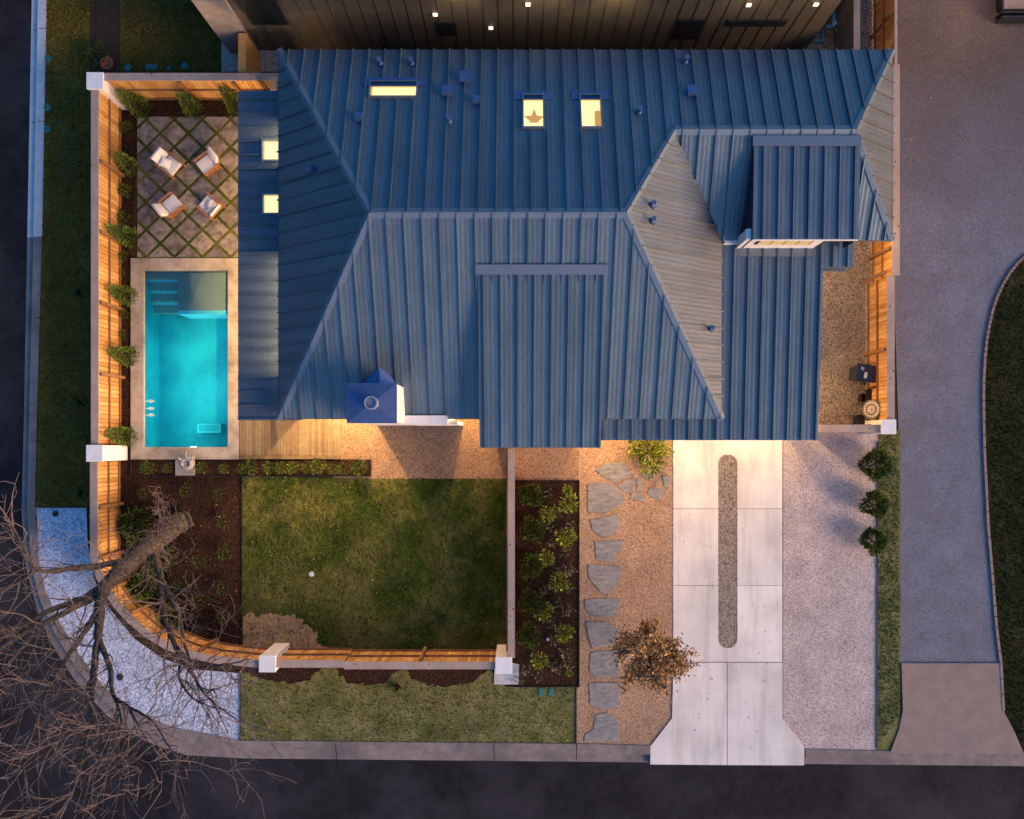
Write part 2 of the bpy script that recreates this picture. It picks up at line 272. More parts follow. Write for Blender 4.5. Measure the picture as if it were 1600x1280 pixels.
# ------------------------------------------------------------------ mesh helpers
class MB:
    def __init__(s): s.v = []; s.f = []
    def face(s, pts):
        n = len(s.v); s.v += [tuple(p) for p in pts]; s.f.append(tuple(range(n, n + len(pts))))
    def box(s, x0, x1, y0, y1, z0, z1, mat=None):
        n = len(s.v); p = [(x, y, z) for z in (z0, z1) for y in (y0, y1) for x in (x0, x1)]
        if mat is not None: p = [tuple(mat @ Vector(q)) for q in p]
        s.v += p
        s.f += [tuple(n + i for i in q) for q in ((0, 2, 3, 1), (4, 5, 7, 6), (0, 1, 5, 4), (2, 6, 7, 3), (0, 4, 6, 2), (1, 3, 7, 5))]
    def bar(s, a, b, wd, ht, up=Vector((0, 0, 1))):
        a = Vector(a); b = Vector(b); d = (b - a); L = d.length
        if L < 1e-6: return
        d.normalize(); t = up.cross(d)
        if t.length < 1e-4: t = Vector((1, 0, 0)).cross(d)
        t.normalize(); u = d.cross(t)
        m = Matrix(((d.x, t.x, u.x, a.x), (d.y, t.y, u.y, a.y), (d.z, t.z, u.z, a.z), (0, 0, 0, 1)))
        s.box(0, L, -wd / 2, wd / 2, -ht / 2, ht / 2, m)
    def prism(s, pts, z0, z1):
        """pts: list of (x,y)"""
        area = sum(pts[i - 1][0] * pts[i][1] - pts[i][0] * pts[i - 1][1] for i in range(len(pts)))
        if area < 0: pts = pts[::-1]
        n = len(s.v); k = len(pts)
        s.v += [(x, y, z0) for x, y in pts] + [(x, y, z1) for x, y in pts]
        s.f.append(tuple(range(n + k - 1, n - 1, -1))); s.f.append(tuple(range(n + k, n + 2 * k)))
        for i in range(k):
            j = (i + 1) % k; s.f.append((n + i, n + j, n + k + j, n + k + i))
    def sheet(s, pts, z, holes=()):
        loops = [[Vector((x, y, 0)) for x, y in pts]] + [[Vector((x, y, 0)) for x, y in h] for h in holes]
        flat = [v for l in loops for v in l]; n = len(s.v)
        s.v += [(v.x, v.y, z) for v in flat]
        for t in tessellate_polygon(loops):
            a, b, c = (flat[i] for i in t)
            if (b - a).cross(c - a).z < 0: t = t[::-1]
            s.f.append(tuple(n + i for i in t))
    def tube(s, pts, radii, seg=6, cap=True, rough=0):
        n0 = len(s.v); prev = None
        P = [Vector(p) for p in pts]
        for i, p in enumerate(P):
            d = (P[min(i + 1, len(P) - 1)] - P[max(i - 1, 0)])
            d = d.normalized() if d.length > 1e-6 else Vector((0, 0, 1))
            if prev is None:
                a = d.orthogonal().normalized()
            else:
                a = prev - d * prev.dot(d); a = a.normalized() if a.length > 1e-5 else d.orthogonal().normalized()
            prev = a; bb = d.cross(a)
            for k in range(seg):
                t = 2 * PI * k / seg; s.v.append(tuple(p + (a * math.cos(t) + bb * math.sin(t)) * radii[i] * (1 + (R.gauss(0, rough) if rough else 0))))
        for i in range(len(P) - 1):
            for k in range(seg):
                q = n0 + i * seg; k2 = (k + 1) % seg
                s.f.append((q + k, q + k2, q + seg + k2, q + seg + k))
        if cap:
            s.f.append(tuple(n0 + k for k in range(seg - 1, -1, -1))); e = n0 + (len(P) - 1) * seg; s.f.append(tuple(e + k for k in range(seg)))
    def lathe(s, prof, c=(0, 0, 0), seg=20):
        n0 = len(s.v)
        for r, z in prof:
            for k in range(seg):
                t = 2 * PI * k / seg; s.v.append((c[0] + r * math.cos(t), c[1] + r * math.sin(t), c[2] + z))
        for i in range(len(prof) - 1):
            for k in range(seg):
                k2 = (k + 1) % seg; a = n0 + i * seg
                s.f.append((a + k, a + k2, a + seg + k2, a + seg + k))
        s.f.append(tuple(n0 + k for k in range(seg - 1, -1, -1))); e = n0 + (len(prof) - 1) * seg; s.f.append(tuple(e + k for k in range(seg)))
    def leaf(s, p, d, L, W, rnd):
        d = d.normalized(); t = d.cross(Vector((rnd.uniform(-1, 1), rnd.uniform(-1, 1), rnd.uniform(-1, 1))))
        t = t.normalized() if t.length > 1e-4 else d.orthogonal().normalized()
        p = Vector(p); n = len(s.v)
        s.v += [tuple(p), tuple(p + d * L * .5 + t * W * .5), tuple(p + d * L), tuple(p + d * L * .5 - t * W * .5)]
        s.f.append((n, n + 1, n + 2, n + 3))
    def build(s, name, mat, parent=None, smooth=False, bevel=0):
        me = bpy.data.meshes.new(name); me.from_pydata(s.v, [], s.f); me.update()
        if smooth:
            me.polygons.foreach_set("use_smooth", [True] * len(me.polygons))
        me.materials.append(mat)
        o = bpy.data.objects.new(name, me); COL.objects.link(o)
        if parent is not None: o.parent = parent
        if bevel:
            b = o.modifiers.new("bevel", 'BEVEL'); b.width = bevel; b.segments = 2; b.limit_method = 'ANGLE'
        return o

def tag(o, label, cat, group=None, kind=None):
    o['label'] = label; o['category'] = cat
    if group: o['group'] = group
    if kind: o['kind'] = kind
    return o
def empty(name, loc, label, cat, group=None, rz=0):
    o = bpy.data.objects.new(name, None); COL.objects.link(o); o.location = loc; o.rotation_euler = (0, 0, rz); o.empty_display_size = .2
    return tag(o, label, cat, group)
def copy_tree(o, parent=None):
    c = o.copy(); COL.objects.link(c)
    if parent is not None: c.parent = parent
    for ch in [k for k in bpy.data.objects if k.parent == o]: copy_tree(ch, c)
    return c
def px_poly(pts, z=0): return [xy(a, b, z) for a, b in pts]
def rect(x0, y0, x1, y1): return [(x0, y0), (x1, y0), (x1, y1), (x0, y1)]
def ground(name, pts, z, mat, label, cat='ground', holes=()):
    mb = MB(); mb.sheet(px_poly(pts), z, [px_poly(h) for h in holes])
    return tag(mb.build(name, mat), label, cat, None, 'structure')
def ragged(poly, amp, step=5, keep=()):
    q = random.Random(3); out = []
    for i in range(len(poly)):
        a, b = poly[i], poly[(i + 1) % len(poly)]; L = math.hypot(b[0] - a[0], b[1] - a[1]); n = max(1, int(L / step)); out.append(a)
        if i in keep: continue
        for k in range(1, n): t = k / n; out.append((a[0] + (b[0] - a[0]) * t + q.gauss(0, amp), a[1] + (b[1] - a[1]) * t + q.gauss(0, amp)))
    return out
def inside(p, poly):
    x, y = p; r = False
    for i in range(len(poly)):
        (x1, y1), (x2, y2) = poly[i - 1], poly[i]
        if (y1 > y) != (y2 > y) and x < (x2 - x1) * (y - y1) / (y2 - y1) + x1: r = not r
    return r

# ================================================================== SETTING: ground, road, kerb
POOL = rect(224, 422, 358, 700)
OUT = [(47, -400), (47, 0), (40, 370), (35, 640), (31, 800), (38, 890), (56, 956), (80, 1010), (115, 1065), (165, 1120), (225, 1160), (290, 1182), (385, 1187), (900, 1192), (1600, 1199), (2600, 1205)]
INN = [(73, -400), (73, 0), (66, 370), (58, 640), (55, 793), (61, 880), (72, 925), (94, 973), (121, 1018), (160, 1070), (205, 1106), (267, 1136), (375, 1157), (900, 1162), (1600, 1178), (2600, 1184)]
MID = [tuple(a + (b - a) * .5 for a, b in zip(p, q)) for p, q in zip(INN, OUT)]
pool_w = px_poly(POOL)
mb = MB(); mb.sheet([(-400, -400), (400, -400), (400, 400), (-400, 400)], -.34, [pool_w])
tag(mb.build('terrain', M['soil']), 'dark bare soil spreading out around the property', 'ground', None, 'structure')
ow = px_poly(OUT)
mb = MB(); mb.sheet(ow + [(200, ow[-1][1]), (200, -80), (-80, -80), (-80, ow[0][1])], -.13)
tag(mb.build('road', M['asphalt']), 'dark asphalt street wrapping round the corner below the house', 'road', None, 'structure')
iw = px_poly(INN)
mb = MB(); mb.sheet(iw + [(iw[-1][0], 60), (iw[0][0], 60)], -.012, [pool_w])
tag(mb.build('soil', M['soil']), 'dark soil under the garden and the lawns', 'ground', None, 'structure')
def strip(mbx, A, B, z0, z1):
    for i in range(len(A) - 1):
        mbx.prism([xy(*A[i]), xy(*A[i + 1]), xy(*B[i + 1]), xy(*B[i])], z0, z1)
mb = MB()
strip(mb, INN[2:], MID[2:], -.25, .03); strip(mb, MID[2:], OUT[2:], -.25, -.112)
kerb = tag(mb.build('kerb', M['kerb']), 'grey concrete kerb and gutter curving round the street corner', 'kerb', None, 'structure')
mb = MB(); strip(mb, INN[:3], MID[:3], -.25, .034); strip(mb, MID[:3], OUT[:3], -.25, -.108)
tag(mb.build('kerb', M['new_kerb']), 'paler newer length of concrete kerb beside the upper left verge', 'kerb', None, 'structure')
mb = MB()
for px, py in ((525, 1159), (772, 1160), (901, 1161), (1016, 1164), (1258, 1168)):
    a = xy(px, py); h = .36; mb.box(a[0] - .012, a[0] + .012, a[1] - h, a[1] - .03, -.2, .0335); mb.box(a[0] - .012, a[0] + .012, a[1] - 2 * h + .03, a[1] - h, -.2, -.109)
for py in (45, 190, 497, 690):
    a = xy(62 - py * .014, py); mb.box(a[0], a[0] + .27, a[1] - .012, a[1] + .012, -.2, .0375); mb.box(a[0] - .27, a[0], a[1] - .012, a[1] + .012, -.2, -.104)
mb.build('kerb_joint', M['asphalt'], kerb)

ground('verge', [(71, 0), (140, 0), (140, 793), (57, 793), (60, 640), (67, 370)], .002, M['dark_verge'], 'dark clipped grass verge between left kerb and wooden fence', 'grass')
ground('verge', [(62, -300), (155, -300), (155, 1), (71, 1)], .001, M['dark_verge'], 'grass verge continuing up the left street', 'grass')
ground('mulch_bed', [(150, -200), (190, -200), (190, 116), (150, 116)], .004, M['soil'], 'dark bare strip across the neighbouring lawn', 'flower bed')
ground('lawn', [(188, -200), (346, -200), (346, 112), (188, 112)], .006, M['dark_verge'], 'neighbouring dark lawn above the upper wooden fence', 'lawn')
ground('gravel_path', [(345, -60), (445, -60), (445, 112), (345, 112)], .004, M['pale_gravel'], 'pale gravel strip by the neighbouring house corner', 'path')
ground('gravel_bed', [(57, 793), (135, 793), (137, 850), (147, 905), (170, 950), (210, 998), (252, 1028), (300, 1046), (376, 1052), (376, 1157), (267, 1136), (205, 1106), (160, 1070), (121, 1018), (94, 973), (72, 925), (61, 880)], .004, M['white_gravel'], 'curved bed of blue white crushed stone at the street corner', 'gravel')
ground('mulch_bed', [(182, 140), (374, 140), (374, 186), (216, 186), (206, 404), (206, 720), (182, 720)], .002, M['mulch'], 'narrow dark mulch bed along the left fence beside the pool', 'flower bed')
ground('mulch_bed', [(182, 716), (381, 740), (379, 1035), (340, 1036), (270, 1016), (225, 980), (195, 930), (182, 870)], .003, M['mulch'], 'wide brown mulch bed under the bare tree', 'flower bed')
ground('mulch_bed', rect(205, 718, 580, 744), .006, M['mulch'], 'long thin planted mulch bed below the pool and deck', 'flower bed')
ground('gravel_path', [(520, 620), (906, 620), (906, 752), (580, 752), (580, 748), (520, 748)], .004, M['path'], 'tan gravel path along the front of the house', 'path')
LAWN = [(378, 744), (581, 748), (794, 748), (794, 1022), (378, 1030)]
ground('lawn', LAWN, .008, M['lawn'], 'square green lawn inside the wooden fence', 'lawn')
BARE = ragged([(380, 962), (393, 956), (402, 966), (420, 959), (436, 962), (462, 960), (472, 976), (489, 985), (496, 1001), (508, 1017), (380, 1020)], 2.2, 3, (9, 10))
ground('bare_patch', BARE, .012, M['dry'], 'bare tan patch in the lower left lawn corner', 'ground')
ground('mulch_bed', rect(803, 751, 905, 1073), .006, M['mulch'], 'rectangular dark mulch bed full of shrubs beside the flagstones', 'flower bed')
ground('mulch_bed', [(402, 1036), (810, 1036), (810, 1073), (402, 1070)], .004, M['mulch'], 'dark mulch strip outside the lower wooden fence', 'flower bed')
VERGE2 = [(375, 1046), (404, 1060), (430, 1066), (455, 1068), (484, 1063), (497, 1050), (508, 1041), (526, 1044), (530, 1058), (548, 1068), (575, 1071), (603, 1066), (617, 1052), (633, 1043), (641, 1058), (668, 1071), (702, 1072), (738, 1067), (752, 1054), (768, 1046), (775, 1060), (790, 1073), (900, 1074), (900, 1162), (375, 1157)]
VERGE2 = ragged(VERGE2, 1.5, 4, (21, 22, 23, 24))
ground('verge', VERGE2, .006, M['verge'], 'dry patchy grass verge between lower fence and kerb', 'grass')
ground('granite_yard', [(904, 640), (1054, 640), (1054, 1128), (1016, 1165), (900, 1162), (900, 752), (904, 752)], .005, M['granite'], 'tan decomposed granite yard with flagstones', 'ground')
ground('gravel_yard', [(1220, 640), (1280, 640), (1280, 669), (1371, 669), (1369, 1172), (1222, 1170)], .005, M['pale_gravel'], 'pale crushed stone parking strip beside the driveway', 'gravel')
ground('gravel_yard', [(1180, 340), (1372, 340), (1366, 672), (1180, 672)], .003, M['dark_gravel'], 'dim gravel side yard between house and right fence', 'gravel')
ground('verge', [(1371, 672), (1407, 672), (1407, 1130), (1388, 1176), (1369, 1172)], .006, M['verge'], 'thin grass strip between gravel and neighbouring lane', 'grass')
CURV = [(1600, 402), (1589, 412), (1577, 427), (1566, 445), (1557, 465), (1550, 486), (1545, 508), (1541, 532), (1538, 560), (1536, 600), (1536, 640), (1537, 700), (1540, 760), (1543, 820), (1548, 880), (1552, 930), (1556, 980)]
LANE = [(1398, -200), (1700, -200), (1700, 330), *CURV, (1561, 1036), (1407, 1036), (1405, 700), (1395, 400)]
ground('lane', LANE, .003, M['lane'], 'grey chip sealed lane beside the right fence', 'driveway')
LAWN_E = [(1700, 330), (1700, 1182), (1600, 1172), (1585, 1145), (1567, 1110), (1563, 1036), *CURV[::-1]]
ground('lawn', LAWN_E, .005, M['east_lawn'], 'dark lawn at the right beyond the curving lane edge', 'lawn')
mb = MB(); e = [(a[0] + (b[0] - a[0]) * t / 3, a[1] + (b[1] - a[1]) * t / 3) for a, b in zip(LAWN_E[4:], LAWN_E[5:] + [(1700, 330)]) for t in range(3)]
for i in range(len(e) - 1):
    a, b = at(*e[i]), at(*e[i + 1]); mb.bar(a, b + (b - a).normalized() * .03, .09, .13)
tag(mb.build('lawn_edging', M['apron']), 'thin concrete edging between lane and right lawn', 'edging', None, 'structure')
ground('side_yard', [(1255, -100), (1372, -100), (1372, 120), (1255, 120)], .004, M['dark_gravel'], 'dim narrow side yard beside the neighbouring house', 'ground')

# driveway, apron
mb = MB()
slot = [(1122, 724)] + [(1137 - 15 * math.cos(t * PI / 8), 724 - 15 * math.sin(t * PI / 8)) for t in range(9)] + [(1152, 999)] + [(1137 + 15 * math.cos(t * PI / 8), 999 + 15 * math.sin(t * PI / 8)) for t in range(9)]
J = .4
for (x0, y0, x1, y1) in ((1052, 640, 1222, 795), (1052, 795, 1222, 915), (1052, 915, 1222, 1035)):
    r = [(x0 + .01, y0 + J), (x1, y0 + J), (x1, y1 - J), (x0, y1 - J)]
    mb.sheet(px_poly(r), .016)
MB_slab = mb
drv = MB()
def slab(pts): drv.prism(px_poly(pts), -.2, .016)
L, C0, C1, Rr = 1052, 1122, 1152, 1222
arcT = [(1137 + 15 * math.cos(PI - t * PI / 8), 724 - 14 * math.sin(PI - t * PI / 8)) for t in range(9)]
arcB = [(1137 + 15 * math.cos(PI - t * PI / 8), 999 + 14 * math.sin(PI - t * PI / 8)) for t in range(9)]
slab([(L, 640), (1137, 640), (1137, 710)] + arcT[:4][::-1] + [(C0, 795 - J), (L, 795 - J)])
slab([(Rr, 640), (Rr, 795 - J), (C1, 795 - J)] + arcT[5:][::-1] + [(1137, 710), (1137, 640)])
slab([(L, 795 + J), (C0, 795 + J), (C0, 915 - J), (L, 915 - J)]); slab([(C1, 795 + J), (Rr, 795 + J), (Rr, 915 - J), (C1, 915 - J)])
slab([(L, 915 + J), (C0, 915 + J)] + arcB[:4] + [(1137, 1013), (1137, 1035 - J), (L, 1035 - J)])
slab([(C1, 915 + J), (Rr, 915 + J), (Rr, 1035 - J), (1137, 1035 - J), (1137, 1013)] + arcB[5:])
drv.prism(px_poly([(L, 1035 + J), (1135.4, 1035 + J), (1135.4, 1195), (1016, 1194), (1016, 1166), (1050, 1122)]), -.2, .04)
drv.prism(px_poly([(1136.4, 1035 + J), (Rr, 1035 + J), (Rr, 1122), (1256, 1167), (1256, 1195.5), (1136.4, 1195)]), -.2, .04)
tag(drv.build('driveway', M['drive']), 'pale concrete driveway with a rounded gravel slot', 'driveway', None, 'structure')
mb = MB(); mb.sheet(px_poly([(1050, 640), (1224, 640), (1224, 1194), (1050, 1194)]), .0065)
tag(mb.build('driveway_base', M['dark_gravel']), 'brown gravel showing in the slot of the driveway', 'gravel', None, 'structure')
mb = MB(); mb.prism(px_poly([(1408, 1036), (1564, 1036), (1567, 1110), (1585, 1145), (1599, 1178), (1390, 1176), (1404, 1140), (1410, 1110)]), -.2, .05)
tag(mb.build('apron', M['apron']), 'flared tan concrete apron where the lane meets the street', 'driveway', None, 'structure')

# patio of diamond slabs
ground('patio_grass', rect(214, 182, 470, 404), .008, M['lawn'], 'short grass growing in the joints of the patio', 'grass')
def clip(poly, x0, x1, y0, y1):
    for ax, lim, sg in ((0, x0, 1), (0, x1, -1), (1, y0, 1), (1, y1, -1)):
        out = []
        for i in range(len(poly)):
            a, b = poly[i - 1], poly[i]; da, db = (a[ax] - lim) * sg, (b[ax] - lim) * sg
            if (da >= 0) != (db >= 0):
                t = da / (da - db); out.append((a[0] + (b[0] - a[0]) * t, a[1] + (b[1] - a[1]) * t))
            if db >= 0: out.append(b)
        poly = out
        if not poly: return []
    return poly
mb = MB(); hx, hy = 22.0, 21.5
for i in range(-8, 16):
    for j in range(-8, 16):
        cx, cy = 228.6 + (i + j) * hx + hx, 230.1 + (i - j) * hy
        k = .855
        q = clip([(cx - hx * k, cy), (cx, cy + hy * k), (cx + hx * k, cy), (cx, cy - hy * k)], 215, 430, 183, 402)
        if len(q) >= 3: mb.prism(px_poly(q), -.02, .022 + R.uniform(0, .006))
tag(mb.build('patio', M['paver']), 'patio of diagonal grey stone slabs with grassy joints', 'patio', None, 'structure')

ground('patio_floor', rect(374.5, 404, 482, 657), .012, M['coping'], 'pale paving under the low patio roof', 'patio')

# grass blades
def blades(name, poly, n, label, skip=None, h=.06, mat='grass_blade'):
    mb = MB(); xs = [p[0] for p in poly]; ys = [p[1] for p in poly]; c = 0
    while c < n:
        p = (R.uniform(min(xs), max(xs)), R.uniform(min(ys), max(ys)))
        if not inside(p, poly) or (skip and inside(p, skip) and R.random() < .5): continue
        c += 1; b = at(*p); a = R.uniform(0, 2 * PI); wd = R.uniform(.012, .035); l = R.uniform(.5, 1.3) * h; la = R.uniform(0, 2 * PI)
        d = Vector((math.cos(a) * wd, math.sin(a) * wd, 0)); n0 = len(mb.v)
        mb.v += [tuple(b - d), tuple(b + d), tuple(b + Vector((math.cos(la) * l * .9, math.sin(la) * l * .9, l)))]
        mb.f.append((n0, n0 + 1, n0 + 2))
    return tag(mb.build(name, M[mat]), label, 'grass', None, 'stuff')
blades('grass', LAWN, 26000, 'short green blades covering the fenced lawn', BARE)
blades('grass', VERGE2, 5000, 'dry grass blades on the verge below the lower fence', mat='grass_dry')
blades('grass', [(1373, 680), (1405, 680), (1405, 1120), (1372, 1165)], 3500, 'straggly grass blades in the strip beside the lane', None, .05)
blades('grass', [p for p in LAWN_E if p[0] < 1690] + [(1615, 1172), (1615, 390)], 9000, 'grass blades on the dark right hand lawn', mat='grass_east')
blades('grass', [(70, 0), (139, 0), (139, 792), (60, 792)], 12000, 'grass blades on the left street verge', mat='grass_dim')
blades('grass', rect(190, 0, 344, 112), 5000, 'grass blades on the neighbouring lawn', mat='grass_dim')
blades('grass', rect(216, 183, 372, 402), 5000, 'grass tufts between the patio slabs', None, .035)

# ================================================================== POOL
pool = empty('swimming_pool', (*xy(291, 561), 0), 'turquoise lit rectangular swimming pool with stone coping and corner steps', 'swimming pool')
pl = pool.location
def loc(pts): return [(x - pl.x, y - pl.y) for x, y in pts]
mb = MB(); A = px_poly(rect(205, 404, 374, 718)); B = pool_w
o4 = [(min(p[0] for p in q), max(p[0] for p in q), min(p[1] for p in q), max(p[1] for p in q)) for q in (A, B)]
(ax0, ax1, ay0, ay1), (bx0, bx1, by0, by1) = o4
def LB(mb, x0, x1, y0, y1, z0, z1): mb.box(x0 - pl.x, x1 - pl.x, y0 - pl.y, y1 - pl.y, z0, z1)
N = 7
for i in range(N):
    d = (by1 - by0) / N
    LB(mb, ax0, bx0 + .03, by0 + i * d + .004, by0 + (i + 1) * d - .004, -.1, .05); LB(mb, bx1 - .03, ax1, by0 + i * d + .004, by0 + (i + 1) * d - .004, -.1, .05)
for i in range(4):
    d = (ax1 - ax0) / 4
    LB(mb, ax0 + i * d + .004, ax0 + (i + 1) * d - .004, by1 - .03, ay1, -.1, .0505); LB(mb, ax0 + i * d + .004, ax0 + (i + 1) * d - .004, ay0, by0 + .03, -.1, .0505)
mb.build('coping', M['coping'], pool)
mb = MB(); DZ = -1.45
x0, x1, y0, y1 = bx0 - pl.x, bx1 - pl.x, by0 - pl.y, by1 - pl.y
mb.face([(x0, y0, DZ), (x1, y0, DZ), (x1, y1, DZ), (x0, y1, DZ)])
mb.face([(x0, y0, DZ), (x0, y1, DZ), (x0, y1, .02), (x0, y0, .02)]); mb.face([(x1, y0, DZ), (x1, y0, .02), (x1, y1, .02), (x1, y1, DZ)])
mb.face([(x0, y0, DZ), (x0, y0, .02), (x1, y0, .02), (x1, y0, DZ)]); mb.face([(x0, y1, DZ), (x1, y1, DZ), (x1, y1, .02), (x0, y1, .02)])
mb.build('basin', M['pool_plaster'], pool)
lx = xy(274, 0)[0] - pl.x; ly = xy(0, 484)[1] - pl.y
mb = MB(); mb.box(lx, x1 - .002, ly, y1 - .002, DZ + .01, -.22); mb.box(x0 + .002, lx, y1 - .28, y1 - .002, DZ + .01, -.22); mb.build('tanning_ledge', M['pool_ledge'], pool)
mb = MB(); mb.box(lx + .01, x1 - .004, ly - .13, ly, DZ + .01, -.215); mb.build('ledge_nose', M['pool_nose'], pool)
for k in range(3):
    sy1 = y1 - .28 - k * .38; mb = MB(); mb.box(x0 + .004, lx - .004, sy1 - .38, sy1, DZ + .01, -.42 - .24 * k); st = mb.build('step', M['pool_step'], pool)
    mb = MB(); mb.box(x0 + .006, lx - .006, sy1 - .09, sy1 - .002, -.42 - .24 * k, -.405 - .24 * k); mb.build('nosing', M['pool_nose'], st)
sx0, sx1 = xy(293, 0)[0] - pl.x, xy(331, 0)[0] - pl.x; sy0 = xy(0, 676)[1] - pl.y
mb = MB(); mb.box(sx0, sx1, sy0, sy0 + .34, DZ + .01, -1.0); bq = mb.build('bench', M['pool_plaster'], pool)
mb = MB(); mb.bar((sx0, sy0 + .03, -.985), (sx1, sy0 + .03, -.985), .06, .03); mb.bar((sx0, sy0 + .31, -.985), (sx1, sy0 + .31, -.985), .06, .03); mb.bar((sx0 + .03, sy0 + .06, -.985), (sx0 + .03, sy0 + .28, -.985), .06, .03); mb.bar((sx1 - .03, sy0 + .06, -.985), (sx1 - .03, sy0 + .28, -.985), .06, .03); mb.build('bench_edge', M['pool_rim'], bq)
for py in (627, 638, 648.5):
    yy = xy(0, py)[1] - pl.y; mb = MB(); mb.tube([(x0 - .02, yy, -.02), (x0 + .05, yy, -.015), (x0 + .22, yy, -.06)], [.012, .012, .02], 6); mb.build('water_jet', M['foam'], pool)
    mb = MB(); k_ = 14; mb.v = [(x0 + .26 + (.13 + R.uniform(-.03, .04)) * math.cos(t * 2 * PI / k_), yy + (.06 + R.uniform(-.02, .02)) * math.sin(t * 2 * PI / k_), -.06) for t in range(k_)]; mb.f = [tuple(range(k_))]; mb.build('foam', M['foam'], pool)
mb = MB(); mb.face([(x0, y0, -.07), (x1, y0, -.07), (x1, y1, -.07), (x0, y1, -.07)]); mb.build('water', M['water'], pool)
plx = xy(297, 0)[0]
mb = MB(); mb.box(plx - pl.x - .09, plx - pl.x + .09, y0, y0 + .05, -.42, -.24); mb.build('pool_light', M['bulb_pool'], pool)
for fx_, fy_, p_ in ((.5, .7, 1.9), (.35, 1.9, 1.8), (.66, 2.2, 2.7), (.4, 3.4, 1.6), (.6, 4.2, .9)):
    lamp(bx0 + (bx1 - bx0) * fx_, by0 + fy_, -.55, p_ * 1.1, (.8 if fx_ > .65 else .6, 1, 1), .5)

# ================================================================== HOUSE
ZE, ZR = 3.5, 6.2
house = empty('house', (0, 6, 0), 'large house with blue grey standing seam hip roofs and lit skylights', 'house')
HO = Vector((0, 6, 0))
def hp(mbx, name, mat, parent=house, **kw):
    off = HO
    if parent is not house:
        off = HO  # children sit in the same frame as the house: parents below the house have no offset of their own
    mbx.v = [(a - off.x, b - off.y, c - off.z) for a, b, c in mbx.v]
    return mbx.build(name, mat, parent, **kw)
A_, B_, C_ = Vector((-7.73, 12.68, ZE)), Vector((-7.73, .725, ZE)), Vector((6.63, .725, ZE))
R1, R2 = Vector((-4.31, 6.70, ZR)), Vector((3.19, 6.70, ZR))
E1, E2 = Vector((4.85, 9.59, 4.9)), Vector((10.42, 9.59, 4.9))
EN, ES, V_ = Vector((12.16, 12.68, ZE)), Vector((12.16, 6.505, ZE)), Vector((6.63, 6.505, ZE))

def slope(mbx, poly, pitch=.52, holes=(), rib=(.035, .075), start=.2, trim=.0):
    """flat sheet (with rectangular openings) plus standing seams running down the fall line"""
    P = [Vector(p) for p in poly]
    n = Vector((0, 0, 0))
    for i in range(len(P)): n += P[i - 1].cross(P[i])
    n.normalize()
    if n.z < 0: n = -n; P = P[::-1]
    t = Vector((0, 0, 1)).cross(n).normalized(); d = t.cross(n).normalized()
    if d.z > 0: d = -d
    o = P[0]
    uv = lambda p: ((Vector(p) - o).dot(t), (Vector(p) - o).dot(d))
    q = [uv(p) for p in P]; hq = [[uv(p) for p in h] for h in holes]
    loops = [[Vector((a, b, 0)) for a, b in q]] + [[Vector((a, b, 0)) for a, b in h] for h in hq]
    flat = [v for l in loops for v in l]; n0 = len(mbx.v)
    mbx.v += [tuple(o + t * v.x + d * v.y) for v in flat]
    for tr in tessellate_polygon(loops):
        a, b, c = (Vector(mbx.v[n0 + i]) for i in tr)
        if (b - a).cross(c - a).z < 0: tr = tr[::-1]
        mbx.f.append(tuple(n0 + i for i in tr))
    us = [a for a, b in q]; u = min(us) + start
    while u < max(us):
        cut = []
        for i in range(len(q)):
            (a1, b1), (a2, b2) = q[i - 1], q[i]
            if (a1 > u) != (a2 > u): cut.append(b1 + (b2 - b1) * (u - a1) / (a2 - a1))
        cut.sort()
        for k in range(0, len(cut) - 1, 2):
            iv = [(cut[k], cut[k + 1])]
            for h in hq:
                ha, hb = [p[0] for p in h], [p[1] for p in h]
                if min(ha) - .12 < u < max(ha) + .12:
                    nv = []
                    for a, b in iv:
                        if max(hb) + .12 < a or min(hb) - .12 > b: nv.append((a, b))
                        else:
                            if a < min(hb) - .12: nv.append((a, min(hb) - .12))
                            if b > max(hb) + .12: nv.append((max(hb) + .12, b))
                    iv = nv
            for a, b in iv:
                if b - a < .08: continue
                s0 = o + t * u + d * a + n * (rib[1] / 2 - .004); s1 = o + t * u + d * b + n * (rib[1] / 2 - .004)
                mbx.bar(s0, s1, rib[0], rib[1], n)
        u += pitch
    return n

def on_plane(px, py, p0, n):
    """world point where the sight line of a photo pixel meets a roof plane"""
    d = Vector(((px - NX) / F, (NY - py) / F, -1)); c = Vector((0, 0, CH))
    k = (p0 - c).dot(n) / d.dot(n); return c + d * k
nN = Vector((0, .4518, 1)).normalized(); nS = Vector((0, -.4518, 1)).normalized()
nW = Vector((-.785, 0, 1)).normalized(); nE = Vector((.785, 0, 1)).normalized()
def quad_on(x0, y0, x1, y1, p0, n):
    a = on_plane(x0, y0, p0, n); b = on_plane(x1, y1, p0, n)
    xa, xb = sorted((a.x, b.x)); ya, yb = sorted((a.y, b.y)); z = lambda x, y: p0.z - (n.x * (x - p0.x) + n.y * (y - p0.y)) / n.z
    return [Vector((x, y, z(x, y))) for x, y in ((xa, ya), (xb, ya), (xb, yb), (xa, yb))]
SKY = [quad_on(579, 129, 651, 153, A_, nN), quad_on(817, 150, 850, 201, A_, nN), quad_on(906, 150, 941, 201, A_, nN)]

